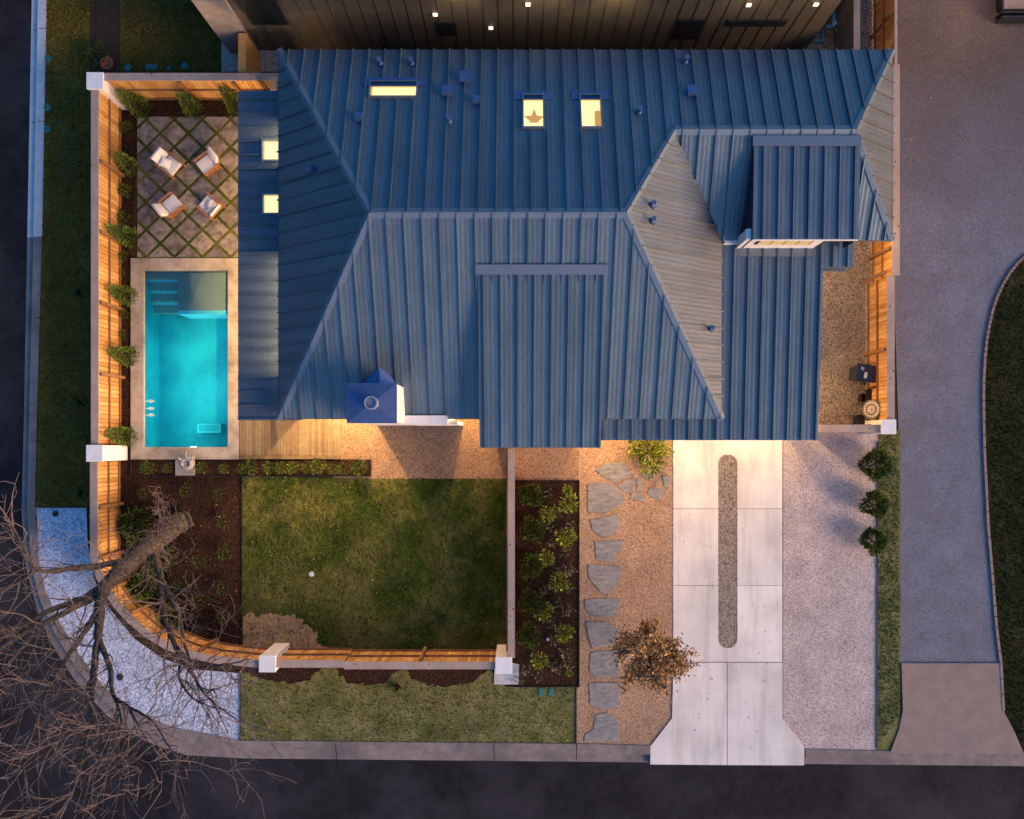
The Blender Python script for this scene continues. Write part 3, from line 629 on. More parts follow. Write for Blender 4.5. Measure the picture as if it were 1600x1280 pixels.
mb = MB()
slope(mb, [A_, R1, R2, E1, E2, EN], holes=SKY, start=.3); slope(mb, [B_, C_, R2, R1], start=.25); slope(mb, [V_, ES, E2, E1], start=.25)
roof = hp(mb, 'roof', M['metal_s'])
mb = MB()
slope(mb, [A_, B_, R1]); hp(mb, 'hip_roof', M['metal_e'])
mb = MB(); slope(mb, [C_, V_, E1, R2], pitch=.545)
hip = hp(mb, 'hip_roof', M['metal_e'])
mb = MB(); slope(mb, [EN, E2, ES], pitch=.545); hp(mb, 'hip_roof', M['metal_e'])
# fascia and soffit
outl = [A_, EN, ES, V_, C_, B_]
mb = MB()
for i in range(len(outl)):
    a, b = outl[i - 1], outl[i]; mb.face([a + Vector((0, 0, .01)), b + Vector((0, 0, .01)), b - Vector((0, 0, .18)), a - Vector((0, 0, .18))])
mb.sheet([(p.x, p.y) for p in outl], ZE - .18)
hp(mb, 'fascia', M['cap_metal'])
def capline(a, b, n1, n2, wd=.15, mat='cap_metal'):
    a, b = Vector(a), Vector(b); d = (b - a).normalized(); m = MB(); up = (n1 + n2).normalized() * .05
    for n, sg in ((n1, 1), (n2, -1)):
        s = d.cross(n).normalized() * sg
        if (s.dot(n1 if sg > 0 else n2)) > 1: s = -s
        h = Vector((n.x, n.y, 0))
        if s.dot(h) < 0: s = -s
        q = [a + up, b + up, b + up * .8 + s * wd, a + up * .8 + s * wd]
        if (q[1] - q[0]).cross(q[2] - q[0]).z < 0: q = q[::-1]
        m.face(q); e0, e1 = a + s * wd + up * .8, b + s * wd + up * .8
        m.face([e0, e1, e1 - n * .06, e0 - n * .06])
    return hp(m, 'ridge_cap', M[mat], roof)
capline(R1, R2, nN, nS, .17); capline(E1, E2, nN, nS, .17)
capline(A_, R1, nN, nW); capline(B_, R1, nS, nW, .15); capline(C_, R2, nS, nE, .15); capline(E1, R2, nN, nE, .12)
capline(EN, E2, nN, nE, .13); capline(ES, E2, nS, nE, .13)

# walls
mb = MB()
mb.box(-7.1, 6.1, 2.95, 12.2, 0, ZE - .18); mb.box(6.1, 11.5, 7.1, 12.2, 0, ZE - .18); mb.box(2.3, 9.3, 2.3, 7.1, 0, 2.59); mb.box(-.9, 2.25, .3, 2.95, 0, 3.3)
mb.box(-8.1, -7.9, .85, 3.2, 0, 2.77); mb.box(5.85, 6.15, .3, .6, 0, 2.59); mb.box(9.66, 9.94, .3, .58, 0, 2.59)
hp(mb, 'wall', M['stucco'])

mb = MB()
for k in range(4): mb.box(6.35, 9.2, 2.24, 2.296, .03 + k * .56, .57 + k * .56)
hp(mb, 'garage_door', M['post_wood'])
# garage roof (low pitch) with its step on the right
def plane_z(y): return 2.75 + (y - .04) * .092
mb = MB()
g = [(2.75, .04), (9.99, .04), (9.99, 5.68), (10.98, 5.68), (10.98, 6.5), (6.3, 6.5), (6.3, 1.6), (2.75, 1.6)]
for part in ([(2.75, .04), (6.3, .04), (6.3, 1.6), (2.75, 1.6)], [(6.3, .04), (9.99, .04), (9.99, 5.68), (9.99, 6.5), (6.3, 6.5)], [(9.99, 5.68), (10.98, 5.68), (10.98, 6.5), (9.99, 6.5)]):
    slope(mb, [(x, y, plane_z(y)) for x, y in part], pitch=.47, start=.12 if part[0][0] < 6 else .3)
for i in range(len(g)):
    (xa, ya), (xb, yb) = g[i - 1], g[i]
    mb.face([(xa, ya, plane_z(ya)), (xb, yb, plane_z(yb)), (xb, yb, plane_z(yb) - .16), (xa, ya, plane_z(ya) - .16)])
mb.sheet(g, 2.6)
hp(mb, 'garage_roof', M['metal_s'])

# long dormer roof over the front porch
PX0, PX1, PY0, PY1, PZ0, PZ1 = -1.19, 2.66, -.2, 5.2, 4.0, 5.52
mb = MB(); slope(mb, [(PX0, PY0, PZ0), (PX1, PY0, PZ0), (PX1, PY1, PZ1), (PX0, PY1, PZ1)], pitch=.515, start=.18)
for xx in (PX0, PX1): mb.face([(xx, PY0, PZ0), (xx, PY1, PZ1), (xx, PY1, PZ1 - .22), (xx, PY0, PZ0 - .22)])
mb.face([(PX0, PY0, PZ0), (PX1, PY0, PZ0), (PX1, PY0, PZ0 - .22), (PX0, PY0, PZ0 - .22)])
mb.face([(PX0, PY0, PZ0 - .22), (PX1, PY0, PZ0 - .22), (PX1, PY1, PZ1 - .22), (PX0, PY1, PZ1 - .22)])
pr = hp(mb, 'porch_roof', M['metal_s'])
mb = MB(); mb.bar((PX0 - .06, PY1 - .04, PZ1 + .06), (PX1 + .06, PY1 - .04, PZ1 + .06), .30, .05, Vector((0, -.28, 1)).normalized()); hp(mb, 'flashing', M['cap_metal'], pr)
mb = MB(); mb.box(PX0 + .25, PX1 - .25, .55, 4.6, 3.0, 3.9)
hp(mb, 'dormer_wall', M['stucco'])

# small dormer on the east wing
DX0, DX1, DY0, DY1, DZ0, DZ1 = 7.30, 10.58, 6.27, 9.25, 4.70, 4.86
mb = MB(); slope(mb, [(DX0, DY0, DZ0), (DX1, DY0, DZ0), (DX1, DY1, DZ1), (DX0, DY1, DZ1)], pitch=.47, start=.3)
mb.face([(DX0, DY0, 4.6), (DX1, DY0, 4.6), (DX1, DY1, 4.6), (DX0, DY1, 4.6)])
dr = hp(mb, 'dormer_roof', M['metal_s'])
for xx in (DX0, DX1):
    mb = MB(); mb.prism([(xx - .01, DY0), (xx + .01, DY0), (xx + .01, DY1), (xx - .01, DY1)], 3.4, 4.69); hp(mb, 'cheek', M['cheek'], dr)
mb = MB(); mb.bar((DX0 - .05, DY1, DZ1 + .05), (DX1, DY1, DZ1 + .05), .32, .05); hp(mb, 'flashing', M['cap_metal'], dr)
mb = MB(); mb.face([(DX0, DY0 - .005, DZ0 + .01), (DX1, DY0 - .005, DZ0 + .01), (DX1, DY0 - .005, 4.58), (DX0, DY0 - .005, 4.58)]); mb.box(DX0, DX1, DY0 - .03, DY0 - .005, 4.60, DZ0 + .012)
hp(mb, 'fascia', M['stucco'], dr)
mb = MB(); mb.box(7.14, 9.62, 6.29, 6.62, 3.15, 4.6); mb.box(7.33, 9.6, 6.62, 8.9, 3.15, 4.6); mb.box(6.72, 7.14, 6.40, 6.6, 3.3, 3.5)
dw = hp(mb, 'dormer_wall', M['stucco'])
mb = MB(); mb.box(7.55, 9.28, 6.26, 6.28, 3.98, 4.6); hp(mb, 'window_frame', M['dark_metal'], dw)
mb = MB()
for i in range(4): mb.box(7.60 + i * .415, 7.60 + i * .415 + .375, 6.245, 6.258, 4.04, 4.56)
hp(mb, 'pane', M['window_glass'], dw)
mb = MB(); mb.box(7.05, 9.72, 6.02, 6.29, 3.325, 3.345); hp(mb, 'flashing', M['cap_metal'], dw)

# low flat roof over the west patio
WX0, WX1, WY0, WY1 = -9.19, -7.15, .70, 11.55
mb = MB()
wsk = [[(x, y, 0) for x, y in px_poly([(a, b), (c, b), (c, d), (a, d)], 3.0)] for a, b, c, d in ((411, 219, 440, 252), (411, 304, 440, 335))]
zz = lambda x: 3.0 + (x + 9.19) * .03
wsk = [[(x, y, zz(x)) for x, y, _ in h] for h in wsk]
slope(mb, [(WX0, WY0, zz(WX0)), (WX1, WY0, zz(WX1)), (WX1, WY1, zz(WX1)), (WX0, WY1, zz(WX0))], pitch=.457, holes=wsk, start=.3)
for a, b in (((WX0, WY0), (WX0, WY1)), ((WX0, WY1), (WX1, WY1)), ((WX0, WY0), (WX1, WY0))):
    mb.face([(*a, zz(a[0])), (*b, zz(b[0])), (*b, 2.78), (*a, 2.78)])
mb.sheet([(WX0, WY0), (WX1, WY0), (WX1, WY1), (WX0, WY1)], 2.78, [[(p[0], p[1]) for p in h] for h in wsk])
hp(mb, 'patio_roof', M['metal_e'])
for yy in (1.0, 4.5, 8.0, 11.2):
    mb = MB(); mb.box(-8.95, -8.8, yy - .07, yy + .07, 0, 2.78); hp(mb, 'post', M['dark_metal'])

# skylights: curb, lit well below, pane
def skylight(q, n, depth, things=0):
    c = sum((Vector(p) for p in q), Vector()) / 4
    fr = MB()
    for i in range(4):
        a, b = Vector(q[i - 1]), Vector(q[i]); d = (b - a).normalized()
        fr.bar(a - d * .035 + n * .03, b + d * .035 + n * .03, .05, .10, n)
    s = hp(fr, 'skylight', M['cap_metal'])
    dn = Vector((0, 0, -depth)); wl_ = MB()
    for i in range(4):
        a, b = Vector(q[i - 1]), Vector(q[i]); wl_.face([a, b, b + dn, a + dn])
    hp(wl_, 'shaft', M['room_wall'], s)
    fl = MB(); fl.face([Vector(p) + dn for p in q]); hp(fl, 'lit_floor', M['room_light'], s)
    pn = MB(); pn.face([Vector(p) + n * .07 for p in q]); hp(pn, 'pane', M['glass'], s)
    ap = MB(); a, b = Vector(q[0]), Vector(q[1]); f = Vector((0, 1, 0)) if abs(n.y) > .1 else Vector((0, 0, 0))
    hi = [Vector(p) for p in q]; hi.sort(key=lambda p: p.z); a, b = hi[0], hi[1]; d = (b - a).normalized(); fall = (Vector((n.x, n.y, 0)) - n * n.dot(Vector((n.x, n.y, 0)))).normalized() if abs(n.z) < .999 else Vector((0, 0, 0))
    if abs(n.y) > .1: ap.bar(a - d * .25 + fall * .0 + n * .02, b + d * .25 + n * .02, .34, .03, n)
    if ap.v: hp(ap, 'apron_flashing', M['blue_metal'], s)
    if things == 1:
        st = MB(); pts = []
        for k in range(10):
            r = .33 if k % 2 == 0 else .15; t = k * PI / 5 + .3; pts.append((c.x + .03 + r * math.cos(t), c.y - .12 + r * math.sin(t)))
        zb = c.z - depth; st.prism(pts, zb + .05, zb + .1); hp(st, 'glowing_star', M['room_tan'], s)  # tan star-shaped piece, not a light source; its glow is added
    if things == 2:
        st = MB(); zb = c.z - depth; st.box(c.x + .14, c.x + .34, c.y - .5, c.y + .1, zb + .03, zb + .25); hp(st, 'cabinet', M['room_tan'], s)
    return s
skylight(SKY[0], nN, .4); skylight(SKY[1], nN, .4, 1); skylight(SKY[2], nN, .4, 2)
nZ = Vector((0, 0, 1))
for h in wsk: skylight(h, nZ, .2)

# roof vents
def vent_box(px, py, s, p0, n):
    p = on_plane(px, py, p0, n); k = s / 50.0 / 2; m = MB(); z = n
    t = Vector((1, 0, 0)); t = (t - n * t.dot(n)).normalized(); u = n.cross(t)
    mt = Matrix(((t.x, u.x, n.x, p.x), (t.y, u.y, n.y, p.y), (t.z, u.z, n.z, p.z), (0, 0, 0, 1)))
    m.box(-k, k, -k, k, -.02, .16, mt); m.box(-k * 1.08, k * 1.08, -k * 1.08, k * 1.08, .13, .19, mt); m.box(-k * 1.4, k * 1.4, -k * 1.4, k * 1.4, -.01, .012, mt)
    hp(m, 'roof_vent', M['blue_metal'], roof)
for a in ((727, 124, 17), (699, 146, 15), (744, 160, 10), (561, 187, 10), (1081, 146, 15)): vent_box(*a, A_, nN)
vent_box(488, 266, 11, A_, nW)
def vent_pipe(px, py, p0, n, h=.4):
    p = on_plane(px, py, p0, n); m = MB(); m.lathe([(.13, -.03), (.07, .12), (.05, .13), (.05, h), (.075, h), (.075, h + .05), (.03, h + .05)], p, 12)
    hp(m, 'vent_pipe', M['blue_metal'], roof)
for a in ((595, 101), (644, 101), (702, 191), (1070, 98), (998, 177)): vent_pipe(*a, A_, nN)
for a in ((1019, 321), (1019, 346), (1110, 514)): vent_pipe(*a, C_, nE, .3)

# chimney
mb = MB(); mb.box(-5.08, -3.62, .58, 1.72, 0, 5.46)
chim = hp(mb, 'chimney', M['stucco'])
mb = MB(); cx, cy = -4.35, 1.15
mb.box(-5.13, -3.62, .55, 1.75, 5.462, 5.52)
for a, b in (((-5.1, .58), (-3.65, .58)), ((-3.65, .58), (-3.65, 1.72)), ((-3.65, 1.72), (-5.1, 1.72)), ((-5.1, 1.72), (-5.1, .58))): mb.face([(*a, 5.522), (*b, 5.522), (cx, cy, 5.64)])
hp(mb, 'chimney_cap', M['blue_metal'], chim)
mb = MB(); mb.lathe([(.20, 5.55), (.20, 5.86), (.165, 5.86), (.165, 5.66), (.02, 5.66)], (cx, cy, 0), 24); hp(mb, 'flue', M['galv'], chim)
mb = MB(); ap = Vector((-4.33, 2.35, 4.25)); pk = Vector((-4.33, 1.73, 4.3)); l = Vector((-5.08, 1.73, 3.97)); r_ = Vector((-3.62, 1.73, 3.97))
mb.face([l, pk, ap]); mb.face([pk, r_, ap]); hp(mb, 'cricket', M['blue_metal'], chim)
mb = MB(); mb.box(-3.61, -2.25, .565, .84, 0, 3.62); mb.box(-2.25, -1.95, .57, .68, 0, 3.2); hp(mb, 'wall', M['stucco'], chim)

# sconces and the lamps they carry
def sconce(x, y, z, p, face=(0, -1), rad=.05, col=WARM):
    m = MB(); m.box(x - .06, x + .06, y - .06, y + .06, z - .14, z + .14)
    m.box(x - .03 - .04 * abs(face[0]), x + .03 + .04 * abs(face[0]), y - .03 - .04 * abs(face[1]), y + .03 + .04 * abs(face[1]), z - .05, z + .05)
    hp(m, 'wall_lamp', M['dark_metal'])
    lamp(x + face[0] * .22, y + face[1] * .22, z, p, col, rad)
for yy, p in ((10.2, 12), (8.2, 30), (6.2, 44), (4.0, 46), (2.0, 46)): sconce(-8.75, yy + .3, 2.5, p, (-1, 0))
sconce(-6.3, 2.88, 2.7, 220); sconce(-1.55, 2.88, 2.7, 95)
sconce(2.95, 2.2, 2.35, 62); sconce(5.2, 1.45, 2.35, 35, (0, -1)); sconce(8.5, 2.17, 2.35, 64)
sconce(9.45, 4.6, 2.3, 15, (1, 0)); sconce(11.4, 7.0, 2.4, 17, (1, -.6))
for yc, ln, p in ((4.15, 3.8, 9), (9.75, 1.3, 3)):   # clerestory strip lights tucked under the main eave
    d_ = bpy.data.lights.new("strip_lamp", 'AREA'); d_.shape = 'RECTANGLE'; d_.size = ln; d_.size_y = .05; d_.energy = p; d_.color = (1, .80, .42); d_.spread = math.radians(50)
    o_ = bpy.data.objects.new("strip_lamp", d_); COL.objects.link(o_); o_.location = (-7.13, yc, 3.27)
    zz_ = Vector((1, 0, .16)).normalized(); xx_ = Vector((0, 1, 0)); yy_ = zz_.cross(xx_)
    o_.rotation_euler = Matrix((xx_, yy_, zz_)).transposed().to_euler()

# ================================================================== NEIGHBOUR
nb = empty('house', (0, 16, 0), 'dark clad neighbouring house with small square wall lights', 'house')
def np_(mbx, name, mat, parent=nb, **kw):
    mbx.v = [(a, b - 16, c) for a, b, c in mbx.v]; return mbx.build(name, mat, parent, **kw)
NYW = 14.2
mb = MB(); mb.box(-9.7, 10.45, NYW, 22, 0, 4.6)
x = -8.6
while x < 10.4: mb.box(x - .012, x + .012, NYW - .025, NYW, 0, 4.6); x += .5
wall_n = np_(mb, 'wall', M['siding'])
mb = MB(); mb.box(-10.4, -9.35, NYW - .12, NYW + .3, 0, 4.6); np_(mb, 'corner_pillar', M['kerb'])
def nwin(x0, x1, z0, z1):
    m = MB()
    m.box(x0 - .06, x1 + .06, NYW - .045, NYW - .002, z0 - .06, z1 + .06); f = np_(m, 'window', M['dark_metal'])
    m = MB(); m.box(x0, x1, NYW - .055, NYW - .046, z0, z1); np_(m, 'pane', M['dark_glass'], f)
def wz(py): return CH - NYW * F / (NY - py)
def wx(px, py): return (px - NX) * (CH - wz(py)) / F
def nw_px(xa, xb, ya, yb): nwin(wx(xa, (ya + yb) / 2), wx(xb, (ya + yb) / 2), wz(yb), wz(ya))
nw_px(382, 437, -8, 36); nw_px(686, 711, 35, 53); nw_px(1057, 1092, 31, 59); nw_px(1138, 1226, 31, 39)
for px, py in ((680, 21), (767, 42), (825, 5), (1170, 6), (1275, 5)):
    m = MB(); X, Z = wx(px, py), wz(py); m.box(X - .075, X + .075, NYW - .07, NYW - .026, Z - .075, Z + .075); np_(m, 'wall_light', M['bulb'])
for px, py, p in ((720, 8, 9), (850, 2, 14), (960, 6, 12), (1170, 6, 7), (1280, 4, 6)):
    lamp(wx(px, py), NYW - .8, wz(py) + .9, p * 1.25, (1, .70, .30), .1, 110, (wx(px, py), NYW + .3, wz(py) - .5), .8)

# ================================================================== FENCES
def fence(name, label, path, side, posts=(), H=1.85, capw=.26, cap_in=.03, boards=True, group='wooden fences'):
    """path: world xy points along the inner edge of the cap; side=+1 when the yard is on the left of the path"""
    P = [Vector((a, b, 0)) for a, b in path]
    rt = empty(name, P[0], label, 'fence', group); o = P[0]
    def nrm(i):
        a = P[max(i - 1, 0)]; b = P[min(i + 1, len(P) - 1)]; d = (b - a).normalized(); return Vector((-d.y, d.x, 0)) * side
    cp, bd, rl = MB(), MB(), MB()
    for i in range(len(P) - 1):
        a, b, na, nb_ = P[i] - o, P[i + 1] - o, nrm(i), nrm(i + 1)
        if len(P) == 2 or i == 0: pass
        q = [a + na * cap_in, b + nb_ * cap_in, b - nb_ * (capw - cap_in), a - na * (capw - cap_in)]
        cp.prism([(v.x, v.y) for v in q], H - .045, H)
        if boards:
            d = (b - a); L = d.length; d.normalize(); nn = Vector((-d.y, d.x, 0)) * side; k = max(1, round(L / .15)); st = L / k
            for j in range(k):
                c0 = a + d * (j * st + .007); c1 = a + d * ((j + 1) * st - .007); off = R.uniform(-.004, .004)
                bd.prism([(v.x, v.y) for v in (c0 + nn * (-.01 + off), c1 + nn * (-.01 + off), c1 + nn * (-.035 + off), c0 + nn * (-.035 + off))], .03, H - .047)
            for z in (.22, 1.02):
                bar0, bar1 = a + na * .03, b + nb_ * .03
                rl.bar(bar0 + Vector((0, 0, z)), bar1 + Vector((0, 0, z)), .06, .045)
    cp.build('cap_rail', M['cap_wood'], rt)
    if boards:
        bd.build('boards', M['fence_wood'], rt); rl.build('rail', M['post_wood'], rt)
    for pt in posts:
        best = min(range(len(P) - 1), key=lambda i: ((P[i] + P[i + 1]) / 2 - Vector((*pt, 0))).length)
        d = (P[best + 1] - P[best]).normalized(); nn = Vector((-d.y, d.x, 0)) * side; t = (Vector((*pt, 0)) - P[best]).dot(d); c = P[best] + d * t - o + nn * .07
        m = MB(); m.bar(c + Vector((0, 0, 0)), c + Vector((0, 0, H - .05)), .1, .1); m.build('post', M['post_wood'], rt)
    return rt
W = 1.85
mb = MB(); a_, b_ = at(423, 141, W), at(432, 119, W); mb.box(a_.x, b_.x, a_.y, b_.y, 0, W + .02)
tag(mb.build('fence_post', M['cap_wood']), 'pale end post where the upper fence meets the house roof', 'fence post')
fx = xy(152.5, 0, W)[0]
mid = lambda px, py: xy(px, py, 1.0)
fence('fence', 'wooden fence along the upper edge of the patio garden', [xy(163, 124.5, W), xy(437, 124.5, W)], -1, [mid(292, 130), mid(375, 130)])
fence('fence', 'long orange lit wooden fence beside pool and patio', [xy(152.5, 139, W), xy(152.5, 695, W)], 1, [mid(168, y) for y in (262, 370, 478, 587)])
curve = [(151, 722), (151, 870), (158, 895), (171, 921), (187, 944), (207, 966), (232, 987), (262, 1005), (296, 1018), (340, 1027), (404, 1033)]
fence('fence', 'wooden fence curving round the street corner behind the bare tree', [xy(a, b, W) for a, b in curve], 1, [mid(168, 790), mid(168, 868), mid(185, 915), mid(215, 955), mid(258, 988), mid(322, 1015)])
fence('fence', 'straight wooden fence along the lower edge of the lawn', [xy(430, 1033, W), xy(537, 1033, W), xy(538, 1035.5, W), xy(776, 1035.5, W)], 1, [mid(552, 1028), mid(660, 1028)])
fence('fence', 'narrow wooden fence seen edge on between lawn and planted bed', [xy(793.5, 1028, W), xy(793.5, 702, W)], 1, [], capw=.24, cap_in=0)
fence('fence', 'wooden fence beside the upper lane next to the house', [xy(1395.5, 430, W), xy(1395.5, 100, W)], 1, [mid(1383, 395)])
fence('fence', 'wooden fence beside the side yard bin and table', [xy(1387.5, 656, W), xy(1387.5, 430.6, W)], 1, [mid(1374, 432), mid(1374, 550)])
fence('gate', 'plank topped side gate between garage and white pillar', [xy(1376, 665, W), xy(1279, 665, W)], -1, [], group=None)
fence('fence', 'thin topped old fence beside the neighbouring side yard', [xy(1398, 100, W), xy(1398, -60, W)], 1, [mid(1385, 40)], capw=.09, cap_in=.0)
mb = MB(); q = at(369, 0, W); mb.box(*sorted((xy(372, 0, 1.8)[0], xy(384, 0, 1.8)[0])), xy(0, 113, 1.8)[1], xy(0, 52, 1.8)[1], 0, 1.8)
tag(mb.build('fence', M['fence_wood']), 'short brown fence panel by the neighbouring house corner', 'fence', 'wooden fences')
mb = MB(); mb.box(xy(1355, 0, 1.6)[0], xy(1344, 0, 1.6)[0] + .01, 12.75, 17, 0, 1.6)
mb = MB(); mb.box(xy(1334, 0, 1.9)[0], xy(1344, 0, 1.9)[0], 12.7, 18, 0, 1.9)
tag(mb.build('garden_wall', M['kerb']), 'thin grey wall in the dim neighbouring side yard', 'wall')

def pillar(px, py, label, s=.575):
    p = at(px, py, 1.95); rt = empty('pillar', (p.x, p.y, 0), label, 'pillar', 'white stucco fence pillars')
    m = MB(); h = s / 2; m.box(-h + .015, h - .015, -h + .015, h - .015, 0, 1.90); m.build('shaft', M['stucco'], rt, bevel=.01)
    m = MB(); m.box(-h, h, -h, h, 1.90, 1.955); m.build('cap', M['stucco'], rt, bevel=.01)
pillar(148, 126, 'white fence pillar at the upper left garden corner')
pillar(147.5, 708.5, 'white fence pillar halfway down the left fence by the pool')
pillar(417.5, 1037.5, 'white fence pillar under twigs at the end of the curved fence')
pillar(787, 1040, 'white fence pillar at the lower right lawn corner beside the planted bed')
pillar(1389, 667, 'white fence pillar beside the lane at the side gate', .5)
mb = MB(); mb.prism(px_poly([(773, 1030), (811, 1038), (810, 1069), (772, 1069)]), -.1, .05)
tag(mb.build('footing', M['new_kerb']), 'grey concrete footing showing beside the lower right lawn pillar', 'footing')

# ================================================================== DECK, FOUNTAIN, EDGING
dk = MB(); px = 375.0
while px < 531:
    dk.box(xy(px, 0)[0], xy(min(px + 4.6, 531.5), 0)[0], xy(0, 712)[1], xy(0, 640)[1], -.01, .06); px += 4.9
dk.box(xy(375, 0)[0], xy(531.5, 0)[0], xy(0, 717.5)[1], xy(0, 712.4)[1], -.01, .062)
tag(dk.build('deck', M['deck_wood']), 'narrow boarded timber deck between pool and gravel path', 'deck')
mb = MB(); mb.prism(px_poly(rect(275, 716, 305, 743)), -.05, .07)
ft = tag(mb.build('plinth', M['fount']), 'square stone plinth below the pool carrying the fountain urn', 'plinth')
p = at(289, 721, .6); fn = empty('fountain', (p.x, p.y - .08, .07), 'small stone urn on the plinth at the pool end', 'fountain')
mb = MB(); mb.lathe([(.16, 0), (.2, .08), (.26, .3), (.24, .42), (.17, .48), (.15, .48), (.13, .42), (.02, .40)], (0, 0, 0), 20); mb.build('bowl', M['fount'], fn, True)
mb = MB(); mb.tube([(0, 0, .38), (0, 0, .55)], [.02, .015], 8)
for k in range(3):
    t = PI / 2 + (k - 1) * .9; mb.tube([(.1 * math.cos(t), .1 * math.sin(t), .4), (.3 * math.cos(t), .3 * math.sin(t), .5), (.38 * math.cos(t), .42 * math.sin(t), .4)], [.03, .03, .02], 6)
mb.build('spout', M['galv'], fn)
mb = MB()
for a, b in (((205, 744), (580, 744)), ((580, 744), (580, 719)), ((205, 719), (205, 744)), ((378.5, 746), (378.5, 1030)), ((804, 750.5), (905, 750.5)), ((905, 750.5), (905, 1073)), ((905, 1073), (800, 1073)), ((900.5, 1073), (900.5, 1162)), ((1371.5, 690), (1369.5, 1171)), ((135.5, 793), (57, 793)), ((376, 1052), (376, 1157))):
    p, q = at(*a), at(*b); mb.bar(p, q, .02, .1)
tag(mb.build('bed_edging', M['iron']), 'thin dark steel edging around lawn and planting beds', 'edging', None, 'structure')

# ================================================================== STEPPING STONES
STONES = [
 ([(918, 758), (945, 753), (956, 757), (975, 774), (975, 786), (942, 802), (919, 801)], 'largest flagstone of the path beside the planted bed'),
 ([(922, 812), (965, 804), (969, 818), (960, 834), (940, 839), (926, 828)], 'second flagstone from the house below the largest one'),
 ([(929, 846), (975, 844), (966, 863), (956, 880), (932, 874)], 'flagstone tapering downward, third down the path from the house'),
 ([(918, 882), (970, 885), (972, 900), (950, 930), (938, 925), (920, 902)], 'large dark flagstone narrowing to a lower point, fourth down the path'),
 ([(914, 937), (970, 936), (965, 958), (948, 965), (924, 962), (914, 952)], 'wide flat flagstone midway down the path, fifth from the house'),
 ([(916, 972), (948, 971), (968, 985), (962, 1007), (925, 1012), (918, 990)], 'five sided flagstone just above the brown leaved tree'),
 ([(923, 1020), (966, 1014), (967, 1058), (932, 1058), (921, 1050)], 'square flagstone partly behind the brown leaved tree'),
 ([(920, 1068), (970, 1066), (966, 1106), (944, 1108), (921, 1101)], 'blue grey flagstone second from the street end of the path'),
 ([(930, 1118), (948, 1113), (965, 1126), (967, 1159), (912, 1159), (914, 1148), (927, 1140)], 'palest rounded flagstone nearest the street kerb'),
 ([(929, 735), (945, 724), (975, 722), (990, 742), (965, 754), (945, 746)], 'broad tan flagstone nearest the porch roof'),
 ([(962, 758), (990, 747), (993, 752), (984, 772), (974, 768)], 'small triangular flagstone right of the largest one'),
 ([(995, 745), (1003, 746), (1004, 769), (994, 769)], 'narrow upright flagstone sliver in the side branch'),
 ([(986, 770), (1010, 776), (1009, 785), (985, 780)], 'small oblong flagstone at the bottom of the side branch'),
 ([(1014, 762), (1040, 766), (1028, 781), (1012, 773)], 'tan flagstone with a lower point near the driveway'),
 ([(1035, 742), (1047, 744), (1046, 762), (1036, 760)], 'small flagstone touching the driveway edge'),
 ([(1000, 741), (1018, 733), (1027, 743), (1012, 751)], 'small tan flagstone just below the lime bush'),
]
for pts, lab in STONES:
    m = MB(); n2 = []
    for i in range(len(pts)):
        a, b = pts[i], pts[(i + 1) % len(pts)]; n2.append(a)
        for t in (.33, .66): n2.append((a[0] + (b[0] - a[0]) * t + R.uniform(-1, 1), a[1] + (b[1] - a[1]) * t + R.uniform(-1, 1)))
    m.prism(px_poly(n2), -.03, R.uniform(.025, .045)); tag(m.build('flagstone', M['stone'], bevel=.01), lab, 'flagstone', 'flagstones of the stepping path')

# ================================================================== PLANTS
def foliage_cone(n, r, h, seed, size=.1):
    q = random.Random(seed); m = MB()
    for _ in range(n):
        z = h * (1 - math.sqrt(q.random())) * .98 + .04; rr = r * (1 - z / h) ** .75 * (.35 + .65 * math.sqrt(q.random())); t = q.uniform(0, 2 * PI)
        d = Vector((math.cos(t), math.sin(t), q.uniform(.1, 1.4))); m.leaf((rr * math.cos(t), rr * math.sin(t), z), d, size * q.uniform(.7, 1.7), size * .42, q)
    return m
def foliage_ball(n, r, h, seed, size=.09, lump=.25, base=.05, thin=.4):
    q = random.Random(seed); m = MB()
    ph = [(q.uniform(0, 6.3), q.uniform(2, 5), q.uniform(0, 6.3)) for _ in range(3)]
    for _ in range(n):
        u = q.uniform(-.55, 1); t = q.uniform(0, 2 * PI); s = math.sqrt(max(0, 1 - u * u)); k = q.random() ** thin
        k *= 1 + lump * sum(math.sin(t * b + a) * math.cos(u * 3 + c) for a, b, c in ph) / 2
        p = Vector((r * k * s * math.cos(t), r * k * s * math.sin(t), base + h * (.45 + .5 * u * k)))
        d = Vector((s * math.cos(t), s * math.sin(t), u + .5)) + Vector((q.uniform(-.6, .6), q.uniform(-.6, .6), q.uniform(-.3, .6))); m.leaf(p, d, size * q.uniform(.7, 1.5), size * .5, q)
    return m
def foliage_fan(n, r, h, seed, wd=.035):
    q = random.Random(seed); m = MB()
    for _ in range(n):
        t = q.uniform(0, 2 * PI); e = q.uniform(.15, 1.4); L = q.uniform(.55, 1.05); tip = Vector((math.cos(t) * math.cos(e) * r, math.sin(t) * math.cos(e) * r, h * math.sin(e) * .8 + .04)) * L
        b = Vector((math.cos(t) * .04, math.sin(t) * .04, .02)); md = b.lerp(tip, .55) + Vector((0, 0, h * .22)); side = Vector((-math.sin(t), math.cos(t), 0)) * wd
        n0 = len(m.v); m.v += [tuple(b - side * .5), tuple(b + side * .5), tuple(md + side), tuple(md - side), tuple(tip)]; m.f += [(n0, n0 + 1, n0 + 2, n0 + 3), (n0 + 3, n0 + 2, n0 + 4)]
    return m
